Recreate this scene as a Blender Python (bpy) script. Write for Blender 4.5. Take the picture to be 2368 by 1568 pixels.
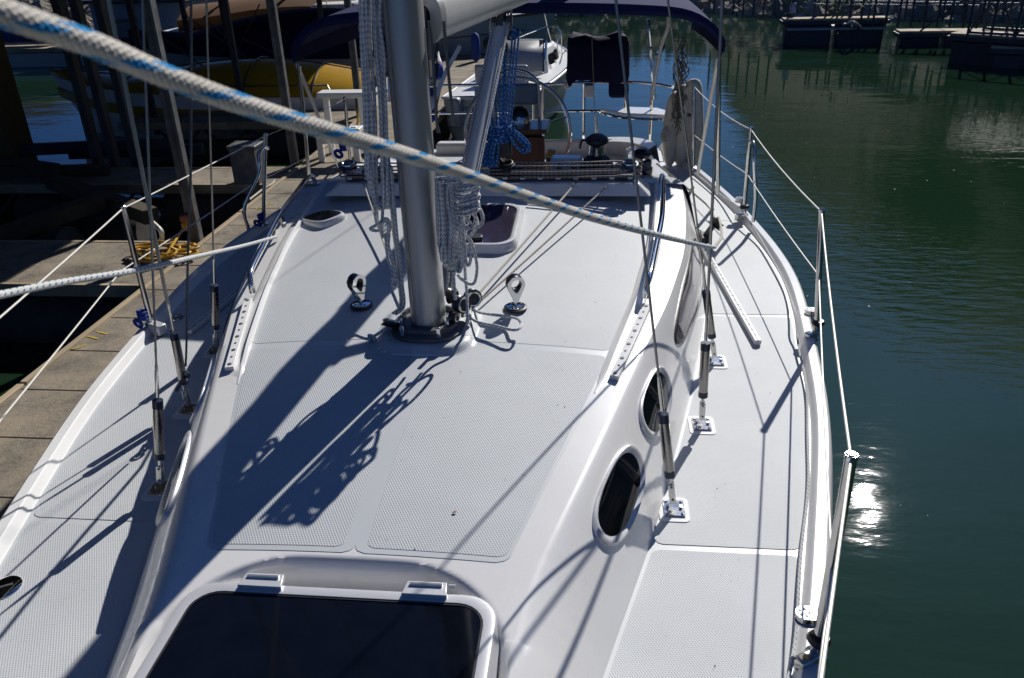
import bpy, math, random
import numpy as np
from mathutils import Vector, Matrix
random.seed(7); RNG = np.random.RandomState(7)
scene = bpy.context.scene
for o in list(bpy.data.objects): bpy.data.objects.remove(o)
R = math.radians; PI = math.pi
COL = scene.collection

# ------------------------------------------------------------------ camera, sky, sun
CAM = np.array([.61, 0.0, 2.8]); PITCH = R(26.5); YAW = R(6.6); ROLL = .033; FPX = 1900.; PW, PH = 2367., 1568.
_f = np.array([-math.sin(YAW)*math.cos(PITCH), math.cos(YAW)*math.cos(PITCH), -math.sin(PITCH)])
_r0 = np.array([math.cos(YAW), math.sin(YAW), 0.]); _u0 = np.cross(_r0, _f)
_r = math.cos(ROLL)*_r0 - math.sin(ROLL)*_u0; _u = math.sin(ROLL)*_r0 + math.cos(ROLL)*_u0
cd = bpy.data.cameras.new('camera'); cam = bpy.data.objects.new('camera', cd); COL.objects.link(cam)
m = Matrix(((_r[0], _u[0], -_f[0], CAM[0]), (_r[1], _u[1], -_f[1], CAM[1]), (_r[2], _u[2], -_f[2], CAM[2]), (0, 0, 0, 1)))
cam.matrix_world = m
cd.sensor_width = 36; cd.lens = 36*FPX/PW; cd.clip_start = .02; cd.clip_end = 800
cd.dof.use_dof = True; cd.dof.focus_distance = 3.2; cd.dof.aperture_fstop = 11
scene.camera = cam
scene.render.resolution_x = 1024; scene.render.resolution_y = 678
SUN_EL, SUN_AZ = R(35.2), R(21.3)
w = bpy.data.worlds.new('World'); scene.world = w; w.use_nodes = True
nt = w.node_tree; bg = nt.nodes['Background']
sky = nt.nodes.new('ShaderNodeTexSky'); sky.sky_type = 'NISHITA'; sky.sun_disc = False
sky.sun_elevation = SUN_EL; sky.sun_rotation = SUN_AZ; sky.altitude = 1500; sky.air_density = 1.0; sky.dust_density = 3.5; sky.ozone_density = 5.0
tint = nt.nodes.new('ShaderNodeMix'); tint.data_type = 'RGBA'; tint.blend_type = 'MULTIPLY'; tint.inputs[0].default_value = 1; tint.inputs[7].default_value = (.27, .48, .82, 1)   # camera white balance: deep blue sky light
nt.links.new(sky.outputs[0], tint.inputs[6]); nt.links.new(tint.outputs[2], bg.inputs[0]); bg.inputs[1].default_value = .068
sl = bpy.data.lights.new('sun', 'SUN'); sl.energy = 5.0; sl.angle = R(.53); sl.color = (1, .965, .92)
so = bpy.data.objects.new('sun', sl); COL.objects.link(so)
sd = Vector((math.sin(SUN_AZ)*math.cos(SUN_EL), math.cos(SUN_AZ)*math.cos(SUN_EL), math.sin(SUN_EL)))
so.rotation_euler = sd.to_track_quat('Z', 'Y').to_euler(); so.location = (6, 18, 14)
scene.view_settings.view_transform = 'Standard'; scene.view_settings.look = 'None'
scene.view_settings.exposure = .07; scene.view_settings.gamma = 1; scene.view_settings.use_curve_mapping = False

# ------------------------------------------------------------------ measuring helpers (photo point -> world point on a known plane)
def ray(p): return _f + _r*(p[0]-PW/2)/FPX + _u*(PH/2-p[1])/FPX
def az(p, z): d = ray(p); return CAM + d*(z-CAM[2])/d[2]
def ay(p, y): d = ray(p); return CAM + d*(y-CAM[1])/d[1]
CR = dict(a=(0,0,640/2367), b=(600,0,640/2367), c=(1140,0,640/2367), e=(0,400,640/2367), f=(600,400,640/2367), g=(1440,400,640/2367),
          h=(0,800,640/2367), i=(1440,800,640/2367), j=(1780,1200,684/2368), k=(1160,300,400/2368), l=(1560,200,300/2138),
          m=(1000,60,240/1568), n=(560,0,340/2368), o=(700,300,260/2038), p=(2100,0,364/2368), q=(1560,460,300/1960),
          r=(1880,740,200/1960), s=(1240,60,340/2368), t=(1000,300,500/1496), u=(1040,560,120/941), v=(260,480,300/2352),
          w=(0,380,460/2254), x=(1780,0,360/2368), y=(500,1200,740/2368), z=(0,60,300/1307), A=(200,0,360/2368), B=(1780,0,684/2368), C=(880,0,180/1411), D=(700,600,640/2367))
def K(k, x, y): a = CR[k]; return ((a[0]+a[2]*x)*.9606, (a[1]+a[2]*y)*.9606)

# ------------------------------------------------------------------ mesh helpers
class MB:
    def __init__(s): s.v = []; s.f = []; s.uv = []
    def add(s, vs, fs, uvs=None):
        b = len(s.v); s.v += [tuple(map(float, q)) for q in vs]
        for i, f in enumerate(fs):
            s.f.append(tuple(b+j for j in f)); s.uv.append(uvs[i] if uvs else [(0, 0)]*len(f))
        return s
    def box(s, c, d, rot=None):
        x, y, z = d[0]/2, d[1]/2, d[2]/2
        vs = [Vector(q) for q in ((-x,-y,-z),(x,-y,-z),(x,y,-z),(-x,y,-z),(-x,-y,z),(x,-y,z),(x,y,z),(-x,y,z))]
        if rot is not None:
            M = rot if isinstance(rot, Matrix) else Matrix.Rotation(rot, 3, 'Z'); vs = [M @ q for q in vs]
        c = Vector(c)
        return s.add([q+c for q in vs], [(3,2,1,0),(4,5,6,7),(0,1,5,4),(1,2,6,5),(2,3,7,6),(3,0,4,7)])
    def bar(s, a, b, w, h, up=(0,0,1)):
        a = Vector(a); b = Vector(b); d = (b-a); L = d.length; d.normalize()
        u = Vector(up); x = d.cross(u)
        if x.length < 1e-4: x = d.cross(Vector((0,1,0)))
        x.normalize(); z = x.cross(d)
        M = Matrix((x, d, z)).transposed()
        return s.box((a+b)/2, (w, L, h), M)
    def tube(s, pts, r, n=8, cap=True, braid=None):
        P = np.array([list(map(float, q)) for q in pts]); N = len(P)
        rr = np.full(N, r) if np.isscalar(r) else np.array(r, float)
        T = np.zeros_like(P); T[1:-1] = P[2:]-P[:-2]; T[0] = P[1]-P[0]; T[-1] = P[-1]-P[-2]
        T /= (np.linalg.norm(T, axis=1, keepdims=True)+1e-12)
        L = np.concatenate([[0], np.cumsum(np.linalg.norm(np.diff(P, axis=0), axis=1))])
        nrm = np.cross(T[0], [0, 0, 1.]);
        if np.linalg.norm(nrm) < 1e-3: nrm = np.cross(T[0], [0, 1., 0])
        nrm /= np.linalg.norm(nrm); vs = []
        ang = np.arange(n)*2*PI/n
        for i in range(N):
            nrm = nrm - T[i]*np.dot(nrm, T[i]); nrm /= (np.linalg.norm(nrm)+1e-12); bn = np.cross(T[i], nrm)
            q = rr[i]*np.ones(n)
            if braid:
                k, p, amp = braid
                q = rr[i]*(1+amp*np.maximum(0, 1-(1-np.abs(np.sin(k*ang/2+PI*L[i]/p)*np.sin(k*ang/2-PI*L[i]/p)))*1.0)-amp*.5)
            for j in range(n): vs.append(P[i]+q[j]*(nrm*math.cos(ang[j])+bn*math.sin(ang[j])))
        fs = []; uv = []
        for i in range(N-1):
            for j in range(n):
                k2 = (j+1) % n
                fs.append((i*n+j, i*n+k2, (i+1)*n+k2, (i+1)*n+j))
                uv.append([(j/n, L[i]), ((j+1)/n, L[i]), ((j+1)/n, L[i+1]), (j/n, L[i+1])])
        if cap:
            fs.append(tuple(range(n))[::-1]); uv.append([(0, 0)]*n)
            fs.append(tuple((N-1)*n+j for j in range(n))); uv.append([(0, 0)]*n)
        return s.add(vs, fs, uv)
    def lathe(s, prof, c=(0,0,0), ax=(0,0,1), n=20, cap=True):
        ax = Vector(ax).normalized(); M = Vector((0,0,1)).rotation_difference(ax).to_matrix(); c = Vector(c); vs = []; fs = []
        for r_, z in prof:
            for j in range(n): vs.append(M @ Vector((r_*math.cos(2*PI*j/n), r_*math.sin(2*PI*j/n), z)) + c)
        for i in range(len(prof)-1):
            for j in range(n): fs.append((i*n+j, i*n+(j+1) % n, (i+1)*n+(j+1) % n, (i+1)*n+j))
        if cap: fs.append(tuple(range(n))[::-1]); fs.append(tuple((len(prof)-1)*n+j for j in range(n)))
        return s.add(vs, fs)
    def torus(s, c, R_, r, ax=(0,0,1), n=28, k=8, a0=0, a1=2*PI, sx=1):
        ax = Vector(ax).normalized(); M = Vector((0,0,1)).rotation_difference(ax).to_matrix(); c = Vector(c)
        pts = [M @ Vector((sx*R_*math.cos(a0+(a1-a0)*i/n), R_*math.sin(a0+(a1-a0)*i/n), 0))+c for i in range(n+1)]
        return s.tube(pts, r, k)
    def prism(s, out, z0, z1, M=None):
        n = len(out); vs = [Vector((x, y, z0)) for x, y in out]+[Vector((x, y, z1)) for x, y in out]
        if M is not None: vs = [M @ q for q in vs]
        return s.add(vs, [tuple(range(n))[::-1], tuple(range(n, 2*n))]+[(i, (i+1) % n, n+(i+1) % n, n+i) for i in range(n)])
    def grid(s, rows, closed=False):
        n = len(rows[0]); vs = [q for r_ in rows for q in r_]; fs = []; uv = []
        for i in range(len(rows)-1):
            for j in range(n if closed else n-1):
                k = (j+1) % n; fs.append((i*n+j, i*n+k, (i+1)*n+k, (i+1)*n+j)); uv.append([(j/n, i), ((j+1)/n, i), ((j+1)/n, i+1), (j/n, i+1)])
        return s.add(vs, fs, uv)
def mesh(name, mb, mat, smooth=True):
    me = bpy.data.meshes.new(name); me.from_pydata(mb.v, [], mb.f)
    ul = me.uv_layers.new(name='UVMap')
    flat = [c for f in mb.uv for q in f for c in q]
    ul.data.foreach_set('uv', flat)
    me.materials.append(mat)
    if smooth:
        me.shade_smooth(); me.set_sharp_from_angle(angle=R(38))
    me.update(); return me
def obj(name, mb, mat, parent=None, smooth=True, bevel=0, label=None, cat=None, group=None, kind=None):
    me = mb if isinstance(mb, bpy.types.Mesh) else mesh(name, mb, mat, smooth)
    o = bpy.data.objects.new(name, me); COL.objects.link(o)
    if parent: o.parent = parent
    if bevel:
        b = o.modifiers.new('bevel', 'BEVEL'); b.width = bevel; b.segments = 2; b.limit_method = 'ANGLE'; b.angle_limit = R(40); b.harden_normals = False
    tag(o, label, cat, group, kind); return o
def tag(o, label=None, cat=None, group=None, kind=None):
    for k_, v_ in (('label', label), ('category', cat), ('group', group), ('kind', kind)):
        if v_: o[k_] = v_
def thing(name, label, cat, group=None, loc=(0,0,0)):
    o = bpy.data.objects.new(name, None); COL.objects.link(o); o.location = loc; o.empty_display_size = .1
    tag(o, label, cat, group); return o
def cat(pts, k=8):   # catmull-rom through points
    P = [np.array(p, float) for p in pts]; P = [2*P[0]-P[1]]+P+[2*P[-1]-P[-2]]; out = []
    for i in range(1, len(P)-2):
        for t in np.arange(k)/k:
            out.append(.5*((2*P[i])+(-P[i-1]+P[i+1])*t+(2*P[i-1]-5*P[i]+4*P[i+1]-P[i+2])*t*t+(-P[i-1]+3*P[i]-3*P[i+1]+P[i+2])*t**3))
    out.append(P[-2]); return out
def lerp(a, b, t): return a+(b-a)*t
def itp(x, xs, ys): return float(np.interp(x, xs, ys))
def T(mb, loc=(0,0,0), rz=0, M=None):
    M = M or (Matrix.Translation(loc) @ Matrix.Rotation(rz, 4, 'Z'))
    mb.v = [tuple(M @ Vector(q)) for q in mb.v]; return mb

# ------------------------------------------------------------------ materials
def nodes(name):
    mt = bpy.data.materials.new(name); mt.use_nodes = True; n = mt.node_tree; b = n.nodes['Principled BSDF']; return mt, n, b
def P(name, col, rough=.5, metal=0, var=.0, vs=8, bump=0, bs=60, spec=.5, coat=0, rvar=0, trans=0, stretch=None):
    mt, n, b = nodes(name); b.inputs['Base Color'].default_value = (*col, 1); b.inputs['Roughness'].default_value = rough
    b.inputs['Metallic'].default_value = metal; b.inputs['Specular IOR Level'].default_value = spec; b.inputs['Coat Weight'].default_value = coat
    b.inputs['Coat Roughness'].default_value = .08
    tc = n.nodes.new('ShaderNodeTexCoord'); src = tc.outputs['Object']
    if stretch:
        mp = n.nodes.new('ShaderNodeMapping'); mp.inputs['Scale'].default_value = stretch; n.links.new(src, mp.inputs[0]); src = mp.outputs[0]
    def noise(sc, det=5, ro=.6):
        t = n.nodes.new('ShaderNodeTexNoise'); t.inputs['Scale'].default_value = sc; t.inputs['Detail'].default_value = det; t.inputs['Roughness'].default_value = ro
        n.links.new(src, t.inputs['Vector']); return t
    if var:
        t = noise(vs); r_ = n.nodes.new('ShaderNodeMapRange'); r_.inputs[1].default_value = .3; r_.inputs[2].default_value = .7
        r_.inputs[3].default_value = 1-var; r_.inputs[4].default_value = 1+var; n.links.new(t.outputs[0], r_.inputs[0])
        mx = n.nodes.new('ShaderNodeVectorMath'); mx.operation = 'SCALE'; mx.inputs[0].default_value = col
        n.links.new(r_.outputs[0], mx.inputs['Scale']); n.links.new(mx.outputs[0], b.inputs['Base Color'])
    if rvar:
        t = noise(vs*2.3); r_ = n.nodes.new('ShaderNodeMapRange'); r_.inputs[3].default_value = max(.02, rough-rvar); r_.inputs[4].default_value = rough+rvar
        n.links.new(t.outputs[0], r_.inputs[0]); n.links.new(r_.outputs[0], b.inputs['Roughness'])
    if bump:
        t = noise(bs, 4); bp = n.nodes.new('ShaderNodeBump'); bp.inputs['Strength'].default_value = bump; bp.inputs['Distance'].default_value = .004
        n.links.new(t.outputs[0], bp.inputs['Height']); n.links.new(bp.outputs[0], b.inputs['Normal'])
    return mt
def mth(n, op, a, b=None, c=None):
    q = n.nodes.new('ShaderNodeMath'); q.operation = op
    for i, v_ in enumerate((a, b, c)):
        if v_ is None: continue
        if isinstance(v_, (int, float)): q.inputs[i].default_value = v_
        else: n.links.new(v_, q.inputs[i])
    return q.outputs[0]
def rope_mat(name, base, fleck, pitch=.03, n_f=3, tw=2, braid=.008, kb=6, dirt=.15, lc=.4, wc=.2, bs=.8):
    mt, n, b = nodes(name); uv = n.nodes.new('ShaderNodeUVMap'); uv.uv_map = 'UVMap'
    sp = n.nodes.new('ShaderNodeSeparateXYZ'); n.links.new(uv.outputs[0], sp.inputs[0]); u, v = sp.outputs[0], sp.outputs[1]
    pu = mth(n, 'MULTIPLY', u, 2*PI*kb/2); pv = mth(n, 'MULTIPLY', v, PI/braid)
    h = mth(n, 'MULTIPLY', mth(n, 'SINE', mth(n, 'ADD', pu, pv)), mth(n, 'SINE', mth(n, 'SUBTRACT', pu, pv)))
    h = mth(n, 'ABSOLUTE', h)
    nz = n.nodes.new('ShaderNodeTexNoise'); nz.inputs['Scale'].default_value = 220; nz.inputs['Detail'].default_value = 3
    tc = n.nodes.new('ShaderNodeTexCoord'); n.links.new(tc.outputs['Object'], nz.inputs['Vector'])
    nzo = mth(n, 'MULTIPLY', mth(n, 'SUBTRACT', nz.outputs[0], .5), .16)
    fv = mth(n, 'ADD', mth(n, 'ADD', mth(n, 'MULTIPLY', v, 2*PI/pitch), mth(n, 'MULTIPLY', u, 2*PI*tw)), mth(n, 'MULTIPLY', nzo, 6))
    fu = mth(n, 'MULTIPLY', u, 2*PI*n_f)
    k = mth(n, 'MULTIPLY', mth(n, 'GREATER_THAN', mth(n, 'ADD', mth(n, 'COSINE', fv), nzo), lc), mth(n, 'GREATER_THAN', mth(n, 'ADD', mth(n, 'COSINE', fu), nzo), wc))
    mx = n.nodes.new('ShaderNodeMix'); mx.data_type = 'RGBA'; mx.inputs[6].default_value = (*base, 1); mx.inputs[7].default_value = (*fleck, 1)
    n.links.new(k, mx.inputs[0])
    nz2 = n.nodes.new('ShaderNodeTexNoise'); nz2.inputs['Scale'].default_value = 25; n.links.new(tc.outputs['Object'], nz2.inputs['Vector'])
    s1 = mth(n, 'ADD', mth(n, 'MULTIPLY', nz2.outputs[0], -2*dirt), 1+dirt)
    s2 = mth(n, 'ADD', mth(n, 'MULTIPLY', h, .25), .8)
    vm = n.nodes.new('ShaderNodeVectorMath'); vm.operation = 'SCALE'; n.links.new(mx.outputs[2], vm.inputs[0]); n.links.new(mth(n, 'MULTIPLY', s1, s2), vm.inputs['Scale'])
    n.links.new(vm.outputs[0], b.inputs['Base Color']); b.inputs['Roughness'].default_value = .85; b.inputs['Specular IOR Level'].default_value = .2
    bp = n.nodes.new('ShaderNodeBump'); bp.inputs['Strength'].default_value = bs; bp.inputs['Distance'].default_value = .0015
    n.links.new(mth(n, 'ADD', h, mth(n, 'MULTIPLY', nz.outputs[0], .4)), bp.inputs['Height']); n.links.new(bp.outputs[0], b.inputs['Normal'])
    return mt
def nonskid_mat():
    mt, n, b = nodes('nonskid'); tc = n.nodes.new('ShaderNodeTexCoord'); sp = n.nodes.new('ShaderNodeSeparateXYZ'); n.links.new(tc.outputs['Object'], sp.inputs[0])
    x, y = sp.outputs[0], sp.outputs[1]; k = 2*PI/.0066
    a = mth(n, 'MULTIPLY', mth(n, 'ADD', mth(n, 'MULTIPLY', x, .86), mth(n, 'MULTIPLY', y, .50)), k)
    c = mth(n, 'MULTIPLY', mth(n, 'SUBTRACT', mth(n, 'MULTIPLY', x, .86), mth(n, 'MULTIPLY', y, .50)), k)
    h = mth(n, 'MULTIPLY', mth(n, 'ADD', mth(n, 'SINE', a), mth(n, 'SINE', c)), .5)
    h2 = mth(n, 'SMOOTH_MAX', h, -.15, .2)
    bp = n.nodes.new('ShaderNodeBump'); bp.inputs['Strength'].default_value = 1; bp.inputs['Distance'].default_value = .0007
    n.links.new(h2, bp.inputs['Height']); n.links.new(bp.outputs[0], b.inputs['Normal'])
    nz = n.nodes.new('ShaderNodeTexNoise'); nz.inputs['Scale'].default_value = 3.5; nz.inputs['Detail'].default_value = 9; nz.inputs['Roughness'].default_value = .7
    n.links.new(tc.outputs['Object'], nz.inputs['Vector'])
    nz3 = n.nodes.new('ShaderNodeTexNoise'); nz3.inputs['Scale'].default_value = 1.1; nz3.inputs['Detail'].default_value = 4; n.links.new(tc.outputs['Object'], nz3.inputs['Vector'])
    nz4 = n.nodes.new('ShaderNodeTexNoise'); nz4.inputs['Scale'].default_value = 70; nz4.inputs['Detail'].default_value = 2; n.links.new(tc.outputs['Object'], nz4.inputs['Vector'])
    sp_ = mth(n, 'MULTIPLY', mth(n, 'GREATER_THAN', nz4.outputs[0], .735), -.22)
    g = mth(n, 'ADD', mth(n, 'MULTIPLY', h2, .10), mth(n, 'ADD', mth(n, 'MULTIPLY', nz.outputs[0], .22), mth(n, 'ADD', mth(n, 'MULTIPLY', nz3.outputs[0], .26), mth(n, 'ADD', sp_, .72))))
    vm = n.nodes.new('ShaderNodeVectorMath'); vm.operation = 'SCALE'; vm.inputs[0].default_value = (.50, .52, .528); n.links.new(g, vm.inputs['Scale'])
    n.links.new(vm.outputs[0], b.inputs['Base Color']); b.inputs['Roughness'].default_value = .55; b.inputs['Specular IOR Level'].default_value = .35
    return mt
def flake_mat(name, c1, c2, sc=4, rough=.9, bump=.6, dist=.02, c3=None, rmid=.5):
    mt, n, b = nodes(name); tc = n.nodes.new('ShaderNodeTexCoord')
    nz = n.nodes.new('ShaderNodeTexNoise'); nz.inputs['Scale'].default_value = sc; nz.inputs['Detail'].default_value = 10; nz.inputs['Roughness'].default_value = .65
    n.links.new(tc.outputs['Object'], nz.inputs['Vector'])
    rp = n.nodes.new('ShaderNodeValToRGB'); e = rp.color_ramp.elements; e[0].position = .32; e[0].color = (*c1, 1); e[1].position = .68; e[1].color = (*c2, 1)
    if c3: q = e.new(rmid); q.color = (*c3, 1)
    n.links.new(nz.outputs[0], rp.inputs[0]); n.links.new(rp.outputs[0], b.inputs['Base Color']); b.inputs['Roughness'].default_value = rough; b.inputs['Specular IOR Level'].default_value = .08
    nz2 = n.nodes.new('ShaderNodeTexNoise'); nz2.inputs['Scale'].default_value = sc*9; nz2.inputs['Detail'].default_value = 6; n.links.new(tc.outputs['Object'], nz2.inputs['Vector'])
    bp = n.nodes.new('ShaderNodeBump'); bp.inputs['Strength'].default_value = bump; bp.inputs['Distance'].default_value = dist
    n.links.new(nz2.outputs[0], bp.inputs['Height']); n.links.new(bp.outputs[0], b.inputs['Normal']); return mt
def water_mat():
    mt, n, b = nodes('water'); tc = n.nodes.new('ShaderNodeTexCoord')
    b.inputs['Base Color'].default_value = (.009, .026, .012, 1); b.inputs['Roughness'].default_value = .022; b.inputs['IOR'].default_value = 1.33
    def nz(scale, st, rot, det=3):
        mp = n.nodes.new('ShaderNodeMapping'); mp.inputs['Scale'].default_value = st; mp.inputs['Rotation'].default_value = (0, 0, rot); n.links.new(tc.outputs['Object'], mp.inputs[0])
        t = n.nodes.new('ShaderNodeTexNoise'); t.inputs['Scale'].default_value = scale; t.inputs['Detail'].default_value = det; n.links.new(mp.outputs[0], t.inputs['Vector']); return t.outputs[0]
    w1 = nz(.9, (1, 2.2, 1), .35, 2); w2 = nz(4.5, (1, 2.6, 1), .2, 3); w3 = nz(.16, (1, 1, 1), 0, 2)
    patch = n.nodes.new('ShaderNodeMapRange'); patch.inputs[1].default_value = .42; patch.inputs[2].default_value = .6; n.links.new(w3, patch.inputs[0])
    sp = n.nodes.new('ShaderNodeVectorMath'); sp.operation = 'DISTANCE'; n.links.new(tc.outputs['Object'], sp.inputs[0]); sp.inputs[1].default_value = (4.6, 9.5, 0)
    gust = n.nodes.new('ShaderNodeMapRange'); gust.interpolation_type = 'SMOOTHSTEP'; gust.inputs[1].default_value = 2.0; gust.inputs[2].default_value = 6.5; gust.inputs[3].default_value = 1; gust.inputs[4].default_value = 0
    n.links.new(sp.outputs['Value'], gust.inputs[0])
    amp = mth(n, 'ADD', mth(n, 'MULTIPLY', mth(n, 'ADD', patch.outputs[0], .25), mth(n, 'MULTIPLY', gust.outputs[0], .0070)), .0009)
    h = mth(n, 'ADD', mth(n, 'MULTIPLY', w1, .0065), mth(n, 'MULTIPLY', w2, mth(n, 'ADD', amp, mth(n, 'MULTIPLY', patch.outputs[0], .0008))))
    bp = n.nodes.new('ShaderNodeBump'); bp.inputs['Strength'].default_value = 1; bp.inputs['Distance'].default_value = 1.0
    n.links.new(h, bp.inputs['Height']); n.links.new(bp.outputs[0], b.inputs['Normal']); return mt
def concrete_mat():
    mt, n, b = nodes('concrete'); tc = n.nodes.new('ShaderNodeTexCoord')
    def N(s, d=8):
        t = n.nodes.new('ShaderNodeTexNoise'); t.inputs['Scale'].default_value = s; t.inputs['Detail'].default_value = d; t.inputs['Roughness'].default_value = .7; n.links.new(tc.outputs['Object'], t.inputs['Vector']); return t.outputs[0]
    a = N(2.2); c = N(45, 4); d = N(160, 2)
    g = mth(n, 'MULTIPLY', mth(n, 'ADD', mth(n, 'MULTIPLY', a, 1.3), mth(n, 'ADD', mth(n, 'MULTIPLY', c, .50), mth(n, 'MULTIPLY', d, .35))), .78)
    rp = n.nodes.new('ShaderNodeValToRGB'); e = rp.color_ramp.elements; e[0].position = .64; e[0].color = (.07, .06, .045, 1); e[1].position = .98; e[1].color = (.31, .255, .185, 1)
    q = e.new(.80); q.color = (.20, .172, .132, 1)
    n.links.new(g, rp.inputs[0]); n.links.new(rp.outputs[0], b.inputs['Base Color']); b.inputs['Roughness'].default_value = .92
    bp = n.nodes.new('ShaderNodeBump'); bp.inputs['Strength'].default_value = .7; bp.inputs['Distance'].default_value = .006; n.links.new(mth(n, 'ADD', c, d), bp.inputs['Height']); n.links.new(bp.outputs[0], b.inputs['Normal'])
    return mt
M = {}
M['gel'] = P('gelcoat', (.73, .725, .705), .28, var=.05, vs=1.8, coat=.4, bump=.04, bs=8, rvar=.06)
M['gelgrey'] = P('gelcoat_grey', (.53, .55, .558), .38, var=.04, vs=3)
M['nonskid'] = nonskid_mat()
M['steel'] = P('stainless_steel', (.62, .60, .57), .16, 1, var=.12, vs=18, rvar=.09)
M['steeld'] = P('wire_steel', (.32, .31, .29), .38, 1, var=.2, vs=60)
M['steelb'] = P('brushed_steel', (.36, .345, .32), .26, 1, var=.15, vs=30, rvar=.08)
M['chrome'] = P('chrome', (.72, .72, .72), .07, 1, rvar=.03)
M['alu'] = P('anodised_aluminium', (.42, .43, .44), .42, .6, var=.08, vs=4, rvar=.08, stretch=(1, 1, .15))
M['aluw'] = P('silver_frame', (.62, .62, .63), .35, .35, rvar=.05)
M['white'] = P('white_plastic', (.72, .72, .70), .35, var=.03, rvar=.06)
M['whitep'] = P('lifeline_vinyl', (.74, .71, .63), .45, var=.08, vs=14)
M['boom'] = P('boom_white', (.62, .62, .60), .3, .15, var=.03)
M['black'] = P('black_plastic', (.02, .02, .022), .38, var=.3, vs=20, rvar=.1)
M['dkgrey'] = P('grey_casting', (.09, .095, .10), .5, .3, var=.2, vs=30, bump=.2)
M['bluecap'] = P('blue_black_cap', (.02, .03, .06), .35)
M['glass'] = P('smoked_acrylic', (.003, .004, .007), .06, var=.25, vs=14, spec=.30, rvar=.02)
M['glassp'] = P('tinted_acrylic', (.035, .03, .05), .07, var=.3, vs=3)
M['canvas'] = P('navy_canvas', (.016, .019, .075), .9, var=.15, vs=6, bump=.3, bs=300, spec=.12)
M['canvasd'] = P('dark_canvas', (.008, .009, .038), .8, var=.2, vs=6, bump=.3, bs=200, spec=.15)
M['wood'] = P('varnished_wood', (.17, .055, .022), .4, var=.35, vs=5, stretch=(1, 1, .2), coat=.3)
M['plank'] = P('weathered_timber', (.33, .26, .17), .85, var=.35, vs=4, bump=.6, stretch=(1, .15, 1))
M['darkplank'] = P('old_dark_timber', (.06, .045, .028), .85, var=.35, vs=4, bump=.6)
M['concrete'] = concrete_mat()
M['galv'] = P('galvanised_steel', (.13, .135, .14), .5, .45, var=.35, vs=9, rvar=.1)
M['rail'] = P('bright_rail_steel', (.42, .42, .43), .4, .4, var=.15)
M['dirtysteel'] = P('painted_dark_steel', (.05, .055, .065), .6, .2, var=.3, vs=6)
M['roof'] = P('metal_roof', (.12, .12, .12), .6, .5, var=.1)
M['yellow'] = P('yellow_gelcoat', (.42, .24, .010), .35, coat=.3, var=.08)
M['orange'] = P('orange_canvas', (.12, .05, .008), .8, var=.1)
M['yhose'] = P('yellow_hose', (.50, .29, .03), .4, var=.1, vs=20)
M['beige'] = P('beige_cover', (.56, .52, .43), .8, var=.15, vs=12, bump=.4, bs=70)
M['net'] = P('old_cord', (.16, .14, .10), .9, var=.3, vs=60)
M['bluestrap'] = P('royal_blue_cloth', (.012, .05, .28), .7, var=.2, vs=40, bump=.4, bs=200)
M['flagw'] = P('flag_cloth', (.66, .66, .68), .8, bump=.2); M['flagb'] = P('flag_blue', (.02, .06, .35), .8)
M['bgrey'] = P('boat_grey', (.30, .32, .34), .35, var=.05); M['hullgreen'] = P('hull_grey_green', (.30, .36, .36), .22, var=.06, vs=1.5, coat=.3)
M['stripe'] = P('boot_stripe', (.02, .05, .09), .4); M['ltblue'] = P('pale_blue_siding', (.20, .27, .40), .6, var=.05)
M['pontoon'] = P('dark_pontoon', (.012, .018, .035), .45, var=.3, vs=4, bump=.3)
M['leaf'] = P('leaf_green', (.10, .16, .02), .95, var=.4, vs=6)
M['rust'] = P('rusty_float', (.05, .045, .04), .8, var=.4, vs=5)
M['yellowpaint'] = P('yellow_paint', (.45, .33, .04), .8, var=.3, vs=40)
M['red'] = P('red_rubber', (.28, .10, .07), .6)
M['rope_sheet'] = rope_mat('rope_white_lightblue', (.86, .80, .70), (.02, .36, .78), pitch=.056, n_f=5, tw=2, braid=.0052, kb=12, lc=.66, wc=-.62, dirt=.25)
M['rope_port'] = rope_mat('rope_white_bluefleck', (.78, .76, .70), (.02, .22, .50), pitch=.022, n_f=5, tw=2, braid=.0040, kb=12, lc=.62, wc=.0, dirt=.1)
M['rope_halyard'] = rope_mat('rope_white_navy', (.78, .77, .72), (.04, .12, .32), pitch=.017, n_f=4, tw=5, braid=.0023, kb=10, lc=.30, wc=.0, dirt=.45, bs=.35)
M['rope_blue'] = rope_mat('rope_blue', (.008, .15, .48), (.5, .6, .7), pitch=.022, n_f=3, tw=1, braid=.004, kb=8, lc=.55, wc=.4, dirt=.5)
M['rope_grey'] = rope_mat('rope_grey_red', (.44, .41, .38), (.14, .05, .05), pitch=.022, n_f=2, tw=1, braid=.004, kb=8, lc=.4, wc=.2)
M['rope_cream'] = rope_mat('rope_cream', (.60, .57, .48), (.35, .33, .28), pitch=.012, n_f=4, braid=.004, kb=8)
M['rope_dark'] = rope_mat('rope_grey_fleck', (.17, .18, .18), (.03, .05, .10), pitch=.009, n_f=4, braid=.004, kb=8, lc=.0, wc=.0)
M['shore'] = flake_mat('shore_soil', (.10, .085, .06), (.30, .26, .20), 1.2, bump=.9, dist=.15, c3=(.19, .16, .12))
M['rock'] = flake_mat('shore_rock', (.10, .095, .085), (.42, .38, .31), .9, bump=.8, dist=.05, c3=(.26, .23, .18))
M['hill'] = flake_mat('scrub_hillside', (.012, .020, .008), (.055, .055, .03), .35, bump=1, dist=.6, c3=(.022, .032, .014))

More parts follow.
